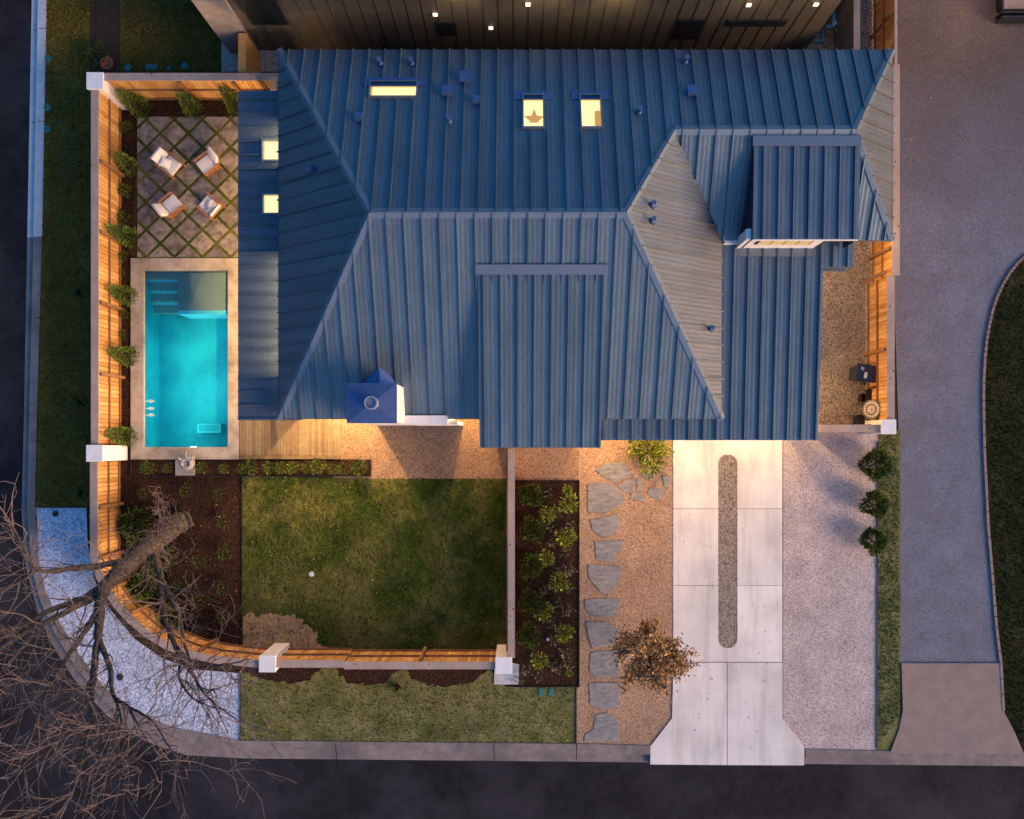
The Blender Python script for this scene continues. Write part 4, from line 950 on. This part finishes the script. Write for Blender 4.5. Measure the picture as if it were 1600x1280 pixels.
def proto(name, fol, mat, stem):
    rt = bpy.data.objects.new(name, None); COL.objects.link(rt)
    fol.build('foliage', M[mat], rt)
    m = MB(); m.tube([(0, 0, -.02), (.01, 0, stem * .5), (0, 0.01, stem)], [.03, .022, .012], 6); m.build('stem', M['bark'], rt)
    return rt
used = {}
def plant(pr, px, py, label, cat, group, s=1, z=0):
    p = at(px, py, z); o = pr if pr.name not in used else copy_tree(pr); used[pr.name] = 1
    o.location = (p.x, p.y, 0); o.rotation_euler = (R.uniform(-.06, .06), R.uniform(-.06, .06), R.uniform(0, 6.28)); o.scale = (s, s, s * R.uniform(.92, 1.08))
    tag(o, label, cat, group); return o
cedar = proto('conifer', foliage_cone(1100, .40, 2.1, 3, .12), 'leaf_cedar', 1.5)
G1 = 'young conifers along the fence'
for px, py, lab, s in ((222, 170, 'conical conifer in the upper left garden corner', 1), (304, 171, 'conical conifer behind the middle of the upper patio edge', .95), (372, 168, 'conical conifer half hidden by the patio roof', .9),
    (206, 263, 'conical conifer beside the patio, uppermost along the left fence', .95), (205, 373, 'conical conifer just above the pool corner', 1), (203, 464, 'conical conifer level with the pool steps', .95), (203, 558, 'conical conifer level with the middle of the pool', .95), (201, 683, 'conical conifer beside the left white pillar', .95)):
    plant(cedar, px, py, lab, 'conifer', G1, s * R.uniform(.74, .92))
small = proto('shrub', foliage_ball(220, .22, .34, 9, .08), 'leaf_green', .25)
G2 = 'small green shrubs in the beds'
for px, py, lab, s in ((200, 202, 'small shrub below the upper left corner conifer', .9), (200, 301, 'small shrub between the two conifers beside the patio', 1), (197, 344, 'rounder small shrub just above the conifer over the pool corner', 1.1), (195, 402, 'small shrub level with the upper pool coping', .85), (193, 428, 'tiny shrub above the conifer by the pool steps', .7), (195, 491, 'small shrub below the conifer by the pool steps', .85), (195, 525, 'tiny shrub above the mid pool conifer', .75),
    (235, 731, 'small shrub left of the fountain plinth in the thin bed', 1.15), (263, 733, 'faint small shrub against the fountain plinth', .7), (317, 731, 'small shrub just right of the fountain plinth', .9), (352, 732, 'second small shrub right of the fountain plinth', .8), (383, 731, 'small shrub at the left end of the deck', .95), (395, 730, 'bright bushy shrub below the left part of the deck', 1.15), (423, 731, 'small shrub below the deck left of centre', .95), (441, 732, 'dark small shrub below the deck centre', .95), (459, 731, 'small shrub below the deck right of centre', .95), (482, 730, 'third small shrub from the right end of the thin bed cluster', .9), (499, 729, 'brightest tall shrub in the thin bed below the deck', 1.2), (522, 733, 'small shrub under the deck corner', .9), (538, 733, 'small shrub just past the deck corner', .9), (563, 732, 'wide dark shrub at the right end of the thin bed', 1.25)):
    plant(small, px, py, lab, 'shrub', G2, s)
laurel = proto('shrub', foliage_ball(620, .48, .75, 15, .15, .5), 'leaf_green', .5)
G3 = 'leafy shrubs under the bare tree'
for px, py, lab, s in ((218, 812, 'upright leafy shrub left of the bare tree trunk', .95), (215, 830, 'leafy shrub tucked below the upright one by the trunk', .8), (256, 868, 'leafy shrub directly under the bare tree trunk', .95), (231, 914, 'broad bright shrub inside the curved fence', 1.05), (273, 962, 'leafy shrub between the two lower limbs of the tree', .9)):
    plant(laurel, px, py, lab, 'shrub', G3, s)
darks = proto('shrub', foliage_ball(120, .22, .3, 21, .08), 'leaf_dark', .2)
G4 = 'dark seedlings in the brown mulch bed'
for px, py, lab, s in ((293, 768, 'dark seedling in the mulch below the fountain'.replace('below', 'down from'), 1), (345, 772, 'dark seedling near the upper right mulch corner', 1), (352, 815, 'dark seedling at the mulch edge beside the upper lawn', 1.1), (355, 862, 'dark seedling at the mulch edge beside the middle lawn', 1.2), (312, 878, 'dark seedling in the middle of the wide mulch bed', 1.1), (350, 918, 'dark seedling at the mulch edge beside the lower lawn', 1.2), (312, 938, 'dark seedling in the lower mulch right of the long limb', 1.2), (280, 915, 'dark seedling beside the forked limb', .9), (350, 965, 'dark seedling behind the twigs at the lower mulch edge', 1), (228, 772, 'dark seedling near the left fence below the pillar', .9)):
    plant(darks, px, py, lab, 'seedling', G4, s)
fan = proto('mounded_shrub', foliage_ball(1000, .47, .7, 31, .13, .3), 'leaf_green', .2)
G5 = 'mounded shrubs in the planted bed'
for i, (px, py, lab) in enumerate(((828, 774, 'topmost mounded shrub beside the edge-on fence'), (831, 827, 'second mounded shrub from the path along the fence'), (830, 883, 'middle mounded shrub of the five along the fence'), (828, 938, 'mounded shrub fourth from the path along the fence'), (826, 990, 'lowest mounded shrub near the corner pillar'))):
    plant(fan, px, py, lab, 'shrub', G5, .84)
lime = proto('shrub', foliage_ball(190, .25, .32, 41, .105, .55), 'leaf_lime', .2)
G6 = 'bright lime shrubs in the planted bed'
for px, py, lab, s in ((889, 786, 'lime shrub at the upper right of the planted bed', 1.15), (855, 803, 'lime shrub right of the topmost mounded shrub', 1), (885, 839, 'lime shrub at the bed edge beside the second flagstone', 1.15), (854, 873, 'lime shrub touching the middle mounded shrub', .95), (875, 907, 'lime shrub at the centre right of the planted bed', 1.15), (849, 953, 'bushy lime shrub beside the fourth mounded shrub', 1.2), (880, 988, 'darker lime shrub at the lower right of the planted bed', 1.1), (844, 1031, 'lime shrub low in the planted bed near the pillar footing', 1.0), (886, 766, 'yellowest small lime shrub near the upper bed corner', .6), (888, 1050, 'tiny lime shrub near the lower bed corner', .5)):
    plant(lime, px, py, lab, 'shrub', G6, s)
pale = proto('sprig', foliage_ball(40, .2, .16, 51, .11, .6), 'leaf_pale', .12)
G7 = 'pale sprigs scattered in the planted bed'
for i, (px, py) in enumerate(((857, 772), (868, 802), (858, 822), (890, 822), (862, 848), (884, 864), (872, 892), (889, 890), (888, 916), (850, 922), (873, 942), (885, 953), (862, 975), (867, 1000), (885, 1018), (888, 1038), (868, 1040), (822, 1046), (842, 1058), (812, 1060))):
    o = plant(pale, px, py, 'pale dry sprig in the dark mulch of the planted bed', 'sprig', G7, R.uniform(.7, 1.1))
bush = MB(); q = foliage_ball(1100, .62, .75, 61, .15, .75); o = empty('bush', (*xy(1012, 704), 0), 'bright yellow green bush beside the garage corner', 'bush'); q.build('foliage', M['leaf_lime'], o)
m = MB(); m.tube([(0, 0, 0), (.03, .02, .4)], [.05, .03], 6); m.build('stem', M['bark'], o)
ball = proto('round_shrub', foliage_ball(2200, .52, 1.0, 71, .13, .28, .08, .25), 'leaf_cedar', .6)
G8 = 'round shrubs beside the pale gravel'
for px, py, lab in ((1358, 727, 'uppermost round dark shrub on the gravel edge'), (1359, 787, 'middle round dark shrub of the three on the gravel edge'), (1358, 842, 'lowest round dark shrub on the gravel edge')):
    plant(ball, px, py, lab, 'shrub', G8, (.70 if py != 727 else .78) * (1.08 if py == 842 else 1.13))
nsh = proto('bush', foliage_ball(420, .5, .8, 77, .13, .4), 'leaf_dark', .5)
plant(nsh, 158, 92, 'dark bush behind the upper left fence pillar', 'bush', None, .8); plant(nsh, 335, 15, 'dark bush near the neighbouring house corner', 'bush', None, 1.3)
used.pop('verge', 0)
wd = proto('weed', foliage_fan(40, .25, .2, 81, .03), 'leaf_dark', .08)
for px, py, lab in ((125, 458, 'dark weed clump on the left verge beside the fence level with pool'), (126, 630, 'dark weed clump on the left verge above the white pillar'), (128, 770, 'dry weed clump low on the left verge'), (620, 1072, 'weed clump on the verge under the lower fence')):
    plant(wd, px, py, lab, 'weed', None, 1.2)

# small tree with brown leaves
q = random.Random(91); c = at(1020, 1036, 2.6)
tr = empty('tree', (c.x, c.y, 0), 'small tree with sparse brown and green leaves beside the driveway', 'tree')
tk = MB(); ends = []
tk.tube([(0, 0, 0), (.03, .02, .7), (0, .05, 1.3)], [.07, .06, .05], 8)
for i in range(27):
    t = i * 2.4 + q.uniform(-.3, .3); e = q.uniform(.2, 1.35); L = q.uniform(.9, 1.3); b = Vector((0, .05, q.uniform(.8, 1.35))); d = Vector((math.cos(t) * math.cos(e), math.sin(t) * math.cos(e), math.sin(e) * .95 + .35))
    pts = [b, b + d * L * .5 + Vector((0, 0, .06)), b + d * L + Vector((0, 0, .22))]; tk.tube(pts, [.03, .02, .008], 5); ends.append(pts)
    for k in range(4):
        s = pts[1].lerp(pts[2], q.random()); d2 = (d + Vector((q.uniform(-1, 1), q.uniform(-1, 1), q.uniform(-.5, .6)))).normalized(); e2 = s + d2 * q.uniform(.3, .65); tk.tube([s, e2], [.011, .005], 4); ends.append([s, s.lerp(e2, .5), e2])
tk.build('trunk', M['bark'], tr)
cr = MB()
for pts in ends:
    for _ in range(54):
        k = q.uniform(.15, 1.08); p = (pts[0].lerp(pts[1], k * 2) if k < .5 else pts[1].lerp(pts[2], k * 2 - 1)) + Vector((q.gauss(0, .09), q.gauss(0, .09), q.gauss(0, .08)))
        cr.leaf(p, Vector((q.uniform(-1, 1), q.uniform(-1, 1), q.uniform(-.3, .8))), q.uniform(.08, .15), q.uniform(.05, .085), q)
cr.build('crown', M['leaf_brown'], tr)

# big bare tree
q = random.Random(101)
base = at(280, 816); bt = empty('tree', base, 'large bare leafless tree leaning over the curved corner fence', 'tree')
lc = lambda px, py, z: at(px, py, z) - base
tk = MB(); limbs = []
def limb(pts, seg=8):
    P = [lc(a, b, z) for a, b, z, r in pts]; Rr = [r for *_, r in pts]
    # smooth and roughen
    Q, S = [], []
    for i in range(len(P) - 1):
        p0, p1, p2, p3 = P[max(i - 1, 0)], P[i], P[i + 1], P[min(i + 2, len(P) - 1)]
        for k in range(6):
            t = k / 6; v = .5 * ((2 * p1) + (p2 - p0) * t + (2 * p0 - 5 * p1 + 4 * p2 - p3) * t * t + (3 * p1 - p0 - 3 * p2 + p3) * t ** 3)
            rr = (Rr[i] + (Rr[i + 1] - Rr[i]) * t) * (.86 if seg > 8 else .72); Q.append(v + Vector((q.gauss(0, .12), q.gauss(0, .12), q.gauss(0, .1))) * min(rr, .25)); S.append(rr * q.uniform(.93, 1.08))
    Q.append(P[-1]); S.append(Rr[-1]); tk.tube(Q, S, seg + 4, True, .07); limbs.append((Q, S))
limb([(283, 813, -.12, .52), (278, 817, .15, .45), (266, 827, .6, .39), (243, 847, 1.7, .35), (212, 872, 2.8, .31), (180, 898, 3.8, .27), (163, 920, 4.4, .23), (157, 940, 4.9, .18), (153, 990, 5.5, .135), (146, 1055, 6.3, .10), (143, 1105, 7, .08), (150, 1150, 7.6, .04)], 12)
limb([(208, 874, 2.9, .2), (185, 879, 3.4, .17), (120, 888, 4.3, .12), (60, 890, 5.2, .085), (35, 850, 5.8, .05), (15, 815, 6.3, .03)])
limb([(176, 902, 3.9, .2), (140, 930, 4.6, .15), (70, 958, 5.6, .1), (20, 990, 6.4, .07), (-20, 1000, 7, .04)])
limb([(165, 915, 4.3, .19), (145, 935, 4.8, .15), (65, 975, 5.9, .11), (0, 1013, 6.8, .07), (-30, 1040, 7.3, .04)])
limb([(156, 950, 5, .16), (140, 975, 5.4, .12), (121, 1004, 5.9, .1), (96, 1041, 6.5, .075), (70, 1090, 7.2, .05), (50, 1150, 7.8, .03)])
limb([(153, 995, 5.5, .13), (171, 1041, 6.2, .1), (177, 1086, 6.8, .075), (202, 1105, 7.2, .055), (239, 1128, 7.6, .035), (262, 1165, 8, .02)])
limb([(238, 853, 1.9, .19), (247, 885, 2.7, .16), (253, 915, 3.4, .13), (254, 945, 4, .12), (264, 985, 4.7, .11), (283, 1030, 5.5, .09), (300, 1052, 6, .065), (320, 1085, 6.6, .045), (352, 1112, 7.1, .025)])
limb([(250, 900, 3.0, .13), (262, 925, 3.6, .11), (280, 965, 4.4, .09), (288, 1005, 5.1, .07), (305, 1040, 5.7, .05), (345, 1040, 6.2, .03), (390, 1030, 6.6, .02)])
limb([(283, 1030, 5.5, .07), (280, 1060, 6, .05), (300, 1090, 6.4, .035), (330, 1105, 6.8, .02)])
limb([(146, 1055, 6.3, .08), (120, 1110, 7, .06), (90, 1160, 7.6, .045), (50, 1190, 8.1, .03), (15, 1215, 8.5, .02)])
limb([(143, 1100, 6.9, .07), (135, 1150, 7.6, .05), (125, 1200, 8.1, .035), (110, 1250, 8.5, .02)])
limb([(177, 1086, 6.8, .06), (190, 1130, 7.4, .045), (180, 1180, 7.9, .03), (195, 1240, 8.4, .02)])
limb([(202, 1105, 7.2, .045), (225, 1150, 7.7, .03), (250, 1190, 8.1, .02), (252, 1235, 8.4, .012)])
limb([(65, 975, 5.9, .07), (45, 1030, 6.6, .05), (20, 1070, 7.2, .03), (-10, 1110, 7.7, .02)])
limb([(60, 890, 5.2, .06), (30, 910, 5.9, .04), (-5, 930, 6.5, .025)])
tk.build('trunk', M['bark'], bt, True)
tw = MB()
def twig(p, d, L, r, lev):
    n = 4 if lev < 2 else 3; pts = [p]; rad = [r]; dd = d.normalized()
    for i in range(n):
        dd = (dd + Vector((q.gauss(0, .22), q.gauss(0, .22), q.gauss(.05, .16)))).normalized(); pts.append(pts[-1] + dd * L / n); rad.append(max(.006, r * (1 - (i + 1) / (n + .6))))
    tw.tube(pts, rad, 4 if lev else 5, False)
    if lev < 2:
        for _ in range(q.choice((2, 2, 3, 3))):
            i = q.randrange(1, n + 1); a = q.uniform(0, 2 * PI)
            twig(pts[i], dd * 1.0 + Vector((math.cos(a), math.sin(a), q.uniform(-.2, .5))) * .72, L * q.uniform(.4, .75), rad[i] * .75 + .002, lev + 1)
for li, (Q, S) in enumerate(limbs):
    for i in range(4 if li else 26, len(Q), 2):
        if S[i] > .15: continue
        n_ = 1
        if S[i] < .06 and q.random() < .3: n_ += 1
        d0 = (Q[i] - Q[i - 1]).normalized()
        for _ in range(n_):
            a = q.uniform(0, 2 * PI); d = d0 * q.uniform(.3, 1) + Vector((math.cos(a), math.sin(a), q.uniform(-.2, .6))) * .85
            twig(Q[i], d, q.uniform(.9, 2.2), min(.03, S[i] * .5 + .012), 0)
Q, S = limbs[0]
for i in range(6, 30, 1):
    for _ in range(3):
        a = q.uniform(0, 2 * PI); twig(Q[i] + Vector((0, 0, S[i] * .7)), Vector((math.cos(a), math.sin(a), q.uniform(.2, 1))), q.uniform(.4, 1.3), .016, 1 if q.random() < .5 else 0)
tw.build('branches', M['twig'], bt)

mb = MB()
for (x0, y0, x1, y1, n) in ((1060, 700, 1220, 1190, 45), (1230, 700, 1365, 1160, 60), (910, 760, 1050, 1150, 70), (1410, 100, 1530, 1030, 70), (60, 800, 140, 880, 20), (380, 750, 790, 1020, 40), (210, 760, 370, 1000, 50)):
    for _ in range(n):
        p = at(R.uniform(x0, x1), R.uniform(y0, y1)); p.z = .05; t = R.uniform(0, 6.3); mb.leaf(p, Vector((math.cos(t), math.sin(t), .1)), R.uniform(.05, .1), R.uniform(.03, .05), R)
tag(mb.build('fallen_leaves', M['leaf_brown']), 'scattered fallen brown leaves lying on paving and gravel', 'leaves', None, 'stuff')

# ================================================================== LOUNGE CHAIRS
def make_chair(label, pos, rz, pillow=0):
    o = empty('lounge_chair', pos, label, 'lounge chair', 'lounge chairs on the patio', rz)
    wd, dp = .80, .82
    fr = MB(); fr.box(-wd / 2, wd / 2, -dp / 2, -dp / 2 + .05, .26, .33); fr.box(-wd / 2, wd / 2, dp / 2 - .05, dp / 2, .26, .33)
    fr.box(-wd / 2 + .04, wd / 2 - .04, -dp / 2 + .05, dp / 2 - .05, .28, .31); fr.build('frame', M['teak'], o)
    for sx in (-1, 1):
        ar = MB(); x = sx * (wd / 2 + .01); ar.box(x - .035, x + .035, -dp / 2 - .02, dp / 2 + .1, .58, .62)
        for k in range(7): yy = -dp / 2 + .08 + k * .105; ar.box(x - .012, x + .012, yy - .018, yy + .018, .32, .58)
        ar.box(x - .03, x + .03, -dp / 2, dp / 2, .27, .33); ar.build('armrest', M['teak'], o)
        for sy in (-1, 1):
            lg = MB(); yy = sy * (dp / 2 - .03); lg.box(x - .03, x + .03, yy - .03, yy + .03, 0, .58); lg.build('leg', M['teak'], o)
    bk = MB()
    for k in range(6):
        xx = -wd / 2 + .08 + k * .128; bk.bar((xx, dp / 2 - .04, .32), (xx, dp / 2 + .22, .92), .03, .025)
    bk.bar((-wd / 2, dp / 2 + .22, .92), (wd / 2, dp / 2 + .22, .92), .05, .05); bk.build('backrest', M['teak'], o)
    ct = MB(); ct.box(-wd / 2 + .04, wd / 2 - .04, -dp / 2 - .02, dp / 2 - .12, .335, .48); ct.build('seat_cushion', M['cushion'], o, True, bevel=.05)
    bc = MB(); mt = Matrix.Translation((0, dp / 2 - .06, .46)) @ Matrix.Rotation(-.45, 4, 'X'); bc.box(-wd / 2 + .05, wd / 2 - .05, -.08, .09, 0, .56, mt); bc.build('back_cushion', M['cushion'], o, True, bevel=.055)
    o.scale = (.76, .76, .82)
    if pillow:
        pw = MB(); mt = Matrix.Translation((-.06, .1 - .1 * (pillow == 2), .60)) @ Matrix.Rotation(.35, 4, 'Z') @ Matrix.Rotation(-.95, 4, 'X'); n = 9; g = {}
        for sgn in (1, -1):
            for i in range(n):
                for j in range(n):
                    u, v = i / (n - 1) * 2 - 1, j / (n - 1) * 2 - 1; pin = 1 - .12 * (1 - u * u) * abs(v) - 0; th = .1 * ((1 - u * u) * (1 - v * v)) ** .5
                    g[(sgn, i, j)] = len(pw.v); pw.v.append(tuple(mt @ Vector((u * .25 * (1 - .13 * (1 - v * v)), sgn * th + .0, v * .25 * (1 - .13 * (1 - u * u))))))
            for i in range(n - 1):
                for j in range(n - 1):
                    f = (g[(sgn, i, j)], g[(sgn, i + 1, j)], g[(sgn, i + 1, j + 1)], g[(sgn, i, j + 1)]); pw.f.append(f if sgn < 0 else f[::-1])
        pw.build('pillow', M['cushion'], o, True)
    return o
zc = .03
def cp(px, py): v = at(px, py, .45); return (v.x, v.y, zc)
make_chair('cushioned lounge chair at upper left of the patio with a throw pillow', cp(264, 256), math.radians(-39 + 90), 1)
make_chair('cushioned lounge chair at upper right of the patio nearest the upper skylight', cp(323, 255), math.radians(-142 + 90))
make_chair('cushioned lounge chair at lower left of the patio with back to the pool side', cp(266, 320), math.radians(40 + 90))
make_chair('cushioned lounge chair at lower right of the patio with tilted pillow', cp(327, 321), math.radians(140 + 90), 2)

# ================================================================== SIDE YARD OBJECTS
p = at(1353, 583, 1.0); bn = empty('trash_bin', (p.x, p.y, 0), 'dark blue wheeled bin with pale sticker beside the right fence', 'bin', None, math.radians(-100))
m = MB(); n0 = [( -.25, -.27), (.25, -.27), (.25, .27), (-.25, .27)]; n1 = [(-.3, -.33), (.3, -.33), (.3, .33), (-.3, .33)]
m.v = [(a * .9, b * .9, .05) for a, b in n0] + [(a * .93, b * .93, .96) for a, b in n1]; m.f = [(3, 2, 1, 0), (4, 5, 6, 7)] + [(i, (i + 1) % 4, 4 + (i + 1) % 4, 4 + i) for i in range(4)]; m.build('body', M['bin'], bn, bevel=.03)
m = MB(); m.box(-.3, .3, -.33, .34, .965, 1.02); m.box(-.22, .22, -.25, .2, 1.02, 1.045); m.build('lid', M['bin'], bn, bevel=.025)
m = MB(); m.bar((-.27, .37, .93), (.27, .37, .93), .035, .035); m.box(-.2, -.16, .3, .37, .91, .95); m.box(.16, .2, .3, .37, .91, .95); m.build('handle', M['bin'], bn)
m = MB(); m.box(-.02, .19, -.06, .04, 1.046, 1.05); m.box(-.2, -.08, -.2, -.17, 1.046, 1.05); m.box(-.18, -.06, -.13, -.11, 1.046, 1.05); m.build('sticker', M['sticker'], bn)
for sx in (-1, 1):
    m = MB(); m.tube([(sx * .24, .3, .1), (sx * .3, .3, .1)], [.1, .1], 14); m.build('wheel', M['dark_metal'], bn)

p = at(1362, 640, .95); tb = empty('bistro_table', (p.x, p.y, 0), 'round patterned mosaic table with its top tipped up by the right fence', 'table')
mt = Matrix.Translation((0, 0, .95)) @ Matrix.Rotation(-.85, 4, 'Y')
def disc(mb, r0, r1, z0, z1, seg=28, mtx=mt, a0=0, a1=2 * PI):
    n = len(mb.v); k = seg
    for z in (z0, z1):
        for r in (r0, r1):
            for i in range(k + 1): t = a0 + (a1 - a0) * i / k; mb.v.append(tuple(mtx @ Vector((r * math.cos(t), r * math.sin(t), z))))
    for i in range(k):
        A, B, C, D = n + i, n + k + 1 + i, n + 2 * (k + 1) + i, n + 3 * (k + 1) + i
        mb.f += [(C, C + 1, D + 1, D)[::-1], (A, A + 1, B + 1, B), (B, B + 1, D + 1, D), (A, C, C + 1, A + 1)]
m = MB(); disc(m, .0, .34, -.02, .02); m.build('tabletop', M['dark_metal'], tb)
m = MB()
for i in range(16): disc(m, .21, .285, .0, .028, 2, mt, i * 2 * PI / 16 + .04, (i + 1) * 2 * PI / 16 - .04)
for i in range(12): disc(m, .03, .15, .0, .027, 2, mt, i * 2 * PI / 12 + .06, (i + 1) * 2 * PI / 12 - .06)
m.build('mosaic', M['mosaic'], tb)
for sg in (-1, 1):
    m = MB(); m.tube([tuple(mt @ Vector((.1, sg * .2, -.03))), (.1, sg * .24, 0)], [.014] * 2, 6); m.build('leg', M['dark_metal'], tb)
    m = MB(); m.tube([tuple(mt @ Vector((-.2, sg * .2, -.03))), (-.22, sg * .24, 0)], [.014] * 2, 6); m.build('leg', M['dark_metal'], tb)
def metal_chair(px, py, rz, label):
    p = at(px, py, .45); o = empty('metal_chair', (p.x, p.y, 0), label, 'chair', 'black metal chairs by the mosaic table', rz)
    m = MB(); m.box(-.2, .2, -.2, .2, .43, .46); m.build('seat', M['dark_metal'], o)
    for sx in (-1, 1):
        for sy in (-1, 1): m = MB(); m.tube([(sx * .18, sy * .18, .44), (sx * .2, sy * .22, 0)], [.014, .012], 6); m.build('leg', M['dark_metal'], o)
    m = MB()
    for sx in (-.18, -.09, 0, .09, .18): m.tube([(sx, .19, .45), (sx, .26, .9)], [.012, .012], 6)
    m.tube([(-.19, .26, .9), (0, .28, .93), (.19, .26, .9)], [.018, .018, .018], 6); m.build('backrest', M['dark_metal'], o)
metal_chair(1362, 617, math.radians(5), 'black metal chair between the bin and the mosaic table'); metal_chair(1342, 657, math.radians(95), 'black metal chair beside the side gate')
p = at(1347, 622); o = empty('planter', (p.x, p.y, 0), 'small dark square pot beside the black metal chair', 'pot')
m = MB()
for a in (-1, 1): m.box(-.13, .13, a * .13 - .015, a * .13 + .015, 0, .28); m.box(a * .13 - .015, a * .13 + .015, -.115, .115, 0, .28)
m.build('rim', M['dark_metal'], o); m = MB(); m.box(-.115, .115, -.115, .115, .0, .2); m.build('soil', M['soil'], o)

# neighbour's side yard pipes
o = empty('pipe_set', (*xy(1302, 40), 0), 'blue plastic pipes and valves in the neighbouring side yard', 'pipes')
M['pipe'] = m_plain('pipe', (.10, .30, .42), .4, 0, .1)
m = MB(); g = lambda px, py, z: tuple(at(px, py, z) - o.location)
m.tube([g(1302, 12, .5), g(1303, 37, .5)], [.07, .07], 10); m.tube([g(1290, 42, .4), g(1304, 41, .4)], [.06, .06], 10); m.tube([g(1304, 36, 0), g(1304, 36, .55)], [.09, .09], 10); m.tube([g(1307, 47, 0), g(1307, 47, .3)], [.04, .04], 8); m.build('pipe', M['pipe'], o)
m = MB(); a, b = xy(1268, 66), xy(1285, 50); mm = MB()
for s in ((1268, 64, 1286, 66.5), (1283, 50, 1286, 64)): p, q2 = xy(s[0], s[1]), xy(s[2], s[3]); mm.box(min(p[0], q2[0]), max(p[0], q2[0]), min(p[1], q2[1]), max(p[1], q2[1]), 0, .12)
tag(mm.build('wire_frame', M['pipe']), 'pale angular frame on the ground beside the blue pipes', 'frame')

# covers and small ground items
def disc_cover(px, py, r, mat, name, label, cat, grp=None, sq=None, z=.03):
    p = at(px, py); m = MB()
    if sq: m.box(-sq[0] / 2, sq[0] / 2, -sq[1] / 2, sq[1] / 2, 0, z); m.box(-sq[0] * .38, sq[0] * .38, -sq[1] * .38, sq[1] * .38, z, z + .01)
    else: m.lathe([(r, 0), (r, z), (r * .85, z + .008), (r * .3, z + .01)], (0, 0, 0), 24)
    o = m.build(name, mat); o.location = (p.x, p.y, 0); return tag(o, label, cat, grp)
disc_cover(87, 803, .11, M['iron'], 'utility_cover', 'small dark round cover in the blue gravel near the verge', 'utility cover')
disc_cover(188, 1058, .12, M['iron'], 'utility_cover', 'dark round cover in the lower blue gravel under branches', 'utility cover')
for px, py, lab, sq in ((237, 105, 'oblong green valve cover behind the upper fence', (.42, .2)), (289, 103, 'round green valve cover behind the upper fence', None), (264, 107, 'smallest green valve cover behind the upper fence', None), (200, 106, 'green valve cover near the corner bush', None), (845, 1081, 'left green lid on the verge under the planted bed', (.16, .28)), (861, 1081, 'right green lid on the verge under the planted bed', (.16, .26)), (75, 92, 'upper round green lid beside the left kerb', None), (74, 168, 'middle round green lid beside the left kerb', None), (74, 202, 'lower round green lid beside the left kerb', None)):
    disc_cover(px, py, .13 if 'smallest' not in lab else .08, M['valve'], 'valve_cover', lab, 'valve cover', 'green irrigation valve covers', sq)
disc_cover(487, 897, .1, M['sticker'], 'drain_cover', 'small pale round drain cover in the middle left of lawn', 'drain cover')
disc_cover(856, 999, .06, M['cushion'], 'path_light', 'small white round ground light in the planted bed', 'ground light')
p = at(172, 104); m = MB(); m.lathe([(.16, 0), (.22, .3), (.24, .32), (.19, .32), (.17, .26), (.02, .25)], (0, 0, 0), 18); o = m.build('flower_pot', M['terracotta'], smooth=True); o.location = (p.x, p.y, 0); tag(o, 'red terracotta pot beside the upper left pillar bush', 'flower pot')

# neighbour's porch at the upper right
o = empty('porch', (*xy(1590, -20), 0), 'lit tan porch slab with dark edge rail at the upper right corner', 'porch')
m = MB(); a = at(1559, 18) - o.location; b = at(1720, -200) - o.location; m.box(a.x, b.x, a.y, b.y, 0, .2); m.build('slab', M['apron'], o)
m = MB(); a = at(1566, 27, .5) - o.location; m.box(a.x, a.x + 4, a.y, a.y + .06, 0, .5); m.box(a.x, a.x + 4, a.y + .17, a.y + .22, 0, .5); m.build('rail', M['dark_metal'], o)
m = MB(); a = at(1556, 20) - o.location; m.box(a.x, a.x + .07, a.y, b.y, 0, .4); m.build('post', M['dark_metal'], o)
lamp(*at(1560, -45, 2.6), 34, (1, .55, .22), .1)
sc.cycles.max_bounces = 8; sc.cycles.transparent_max_bounces = 12; sc.cycles.use_denoising = True; sc.cycles.sample_clamp_indirect = 4
